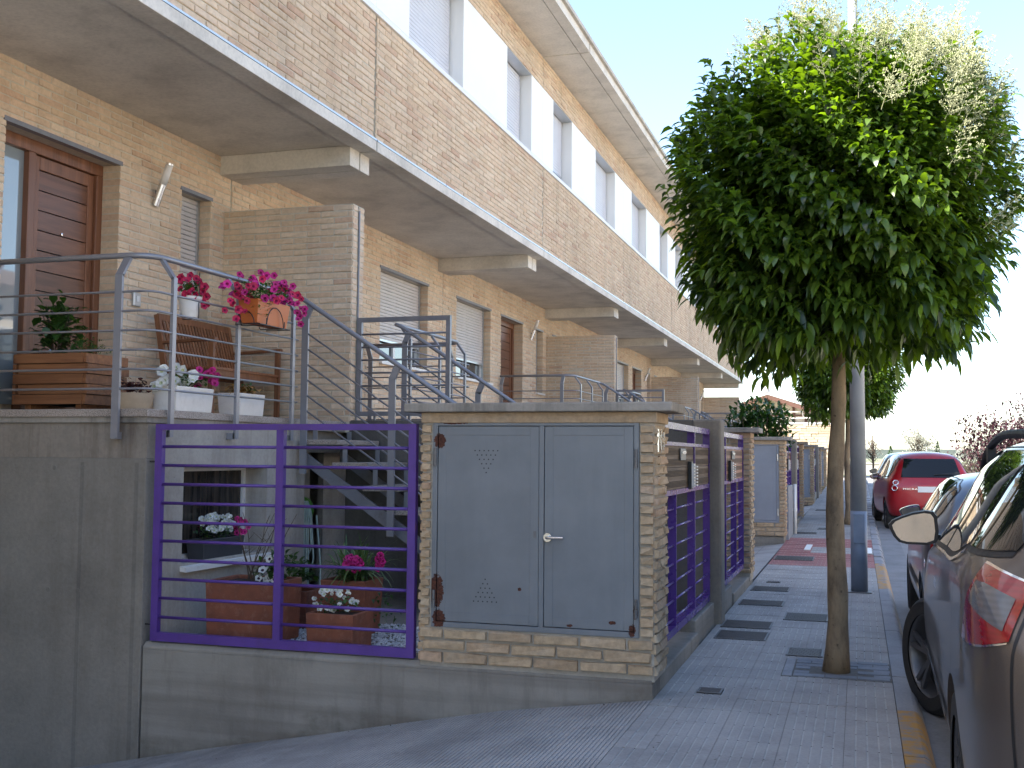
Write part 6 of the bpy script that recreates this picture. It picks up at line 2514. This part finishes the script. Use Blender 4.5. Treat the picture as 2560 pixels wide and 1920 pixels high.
loose_tree('plum_tree', (4.6, 31, .2), 3.6, 1.6, (2.0, 1.6, 1.35), 15000, REDLEAF, .11, 'purple-red plum tree behind the nearest car roof at the right edge')
loose_tree('blossoming_tree', (3.0, 62, .34), 3.6, 1.75, (1.05, 1.0, 1.25), 2300, PALEB, .11, 'pale thin-leaved tree rising behind the red car')
loose_tree('young_tree', (5.0, 56, .34), 2.6, 1.2, (.8, .8, .8), 700, PALEB, .10, 'faint pale bushy tree between the red car and the plum tree')
loose_tree('bare_tree', (.75, 66, .34), 3.2, 1.6, (.75, .7, 1.1), 150, PALEB, .08, 'nearly bare tree just right of the lamp post')
for (x, y, h_, lab) in ((1.62, 62, 1.55, 'small dark conical cypress left of the pale tree'), (3.95, 62, 1.75, 'small dark cypress right of the pale tree')):
    t = thing('cypress', (x, y, .34), lab, 'tree')
    mb = MB(); mb.tube([(x, y, .2), (x, y, h_ + .2)], [.05, .01], 6)
    mb.build('trunk', BARK_D, t)
    def cone(x=x, y=y, h_=h_):
        q = random.random(); a = random.uniform(0, 6.28); r_ = .36 * (1 - q) ** .7 * random.uniform(.6, 1)
        return (x + r_ * math.cos(a), y + r_ * math.sin(a), .45 + q * (h_ + .1))
    foliage(t, 500, cone, LEAF_D, .11, .4, .2, name='crown', up=1.2)
# low wall and hedge across the end of the street
t = thing('boundary_wall', (6, 78, .34), 'long low pale wall closing the view beyond the parked cars', 'wall')
mb = MB(); mb.box(-1.0, 26, 78, 78.3, .3, 1.05)
mb.build('wall', CONC_L, t)
mb = MB(); mb.box(-1.0, 26, 77.95, 78.35, 1.05, 1.13)
mb.build('cap', CONC_L, t)
t = thing('hedge', (9, 70, .34), 'low green hedge at the far right behind the cars', 'hedge')
mb = MB()
mb.box(5.6, 16, 69.8, 70.6, .3, 1.2)
mb.build('twigs', BARK_D, t)
foliage(t, 2600, box_in(5.5, 16.1, 69.6, 70.8, .35, 1.5), LEAF_P, .16, .5, .4)
# distant wooded ridge
t = MB()
pts = []
for i in range(81):
    a = -1.2 + 2.4 * i / 80
    r_ = 900
    pts.append((r_ * math.sin(a), r_ * math.cos(a), 4 + 7 * (.5 + .5 * math.sin(i * .35)) * (.5 + .5 * math.sin(i * .13 + 1))))
for (a, b) in zip(pts, pts[1:]):
    t.add([(a[0], a[1], -1), (b[0], b[1], -1), (b[0], b[1], b[2]), (a[0], a[1], a[2]), (a[0] * 1.15, a[1] * 1.15, -1), (b[0] * 1.15, b[1] * 1.15, -1)], [(0, 1, 2, 3), (3, 2, 5, 4)])
structure(t.build('hills', paint('far_wood', (.10, .12, .11), .95, .2, .02), fix=True))

# ------------------------------------------------------------------ the sunlit houses across the street, mirrored in the door glass and car sides
t = thing('opposite_house', (13.4, 8, .1), 'long sunlit house row across the street, mirrored in the nearest door glass', 'house')
mb = MB(); mb.box(13.2, 24, -22, 44, -.1, 6.6)
mb.build('wall', paint('opposite_render', (.76, .69, .58), .9, .12, 9), t)
mb = MB(); mb.prism([(12.4, 6.6), (18.6, 8.4), (24.8, 6.6)], 'y', -22.4, 44.4)
mb.build('roof', ROOF, t)
k = 0
for y in range(-20, 44, 3):
    for z0, z1 in ((.9, 2.2), (4.1, 5.4)):
        mb = MB(); mb.box(13.17, 13.21, y, y + 1.3, z0, z1)
        w_ = mb.build('window', FRAME_W, t)
        mb = MB(); mb.box(13.155, 13.172, y + .08, y + 1.22, z0 + .08, z1 - .08)
        mb.build('pane', GLASS, w_)
mb = MB(); mb.box(12.9, 13.21, -22, 44, 3.1, 3.35)
mb.build('string_course', CONC_L, t)

# ------------------------------------------------------------------ bits of litter on the pavement
mb = MB()
for k in range(26):
    x = random.uniform(-1.1, .15); y = random.uniform(5.0, 9.5)
    leaf_geo(mb, Vector((x, y, .107)), Vector((random.uniform(-1, 1), random.uniform(-1, 1), .02)), Vector((0, 0, 1)), random.uniform(.012, .032), random.uniform(.006, .014), .05, .4, n=2)
for k in range(14):
    x = random.uniform(-4.4, -1.3); y = 6.46 - abs(random.gauss(0, .25))
    leaf_geo(mb, Vector((x, y, ramp_z(x) + .008)), Vector((random.uniform(-1, 1), random.uniform(-1, 1), .1)), Vector((0, 0, 1)), random.uniform(.012, .035), random.uniform(.006, .014), .05, .4, n=2)
tag(stuff(mb.build('litter', paint('dry_leaf', (.08, .05, .03), .8))), 'scattered dry leaf bits on the pavement and driveway', 'litter')
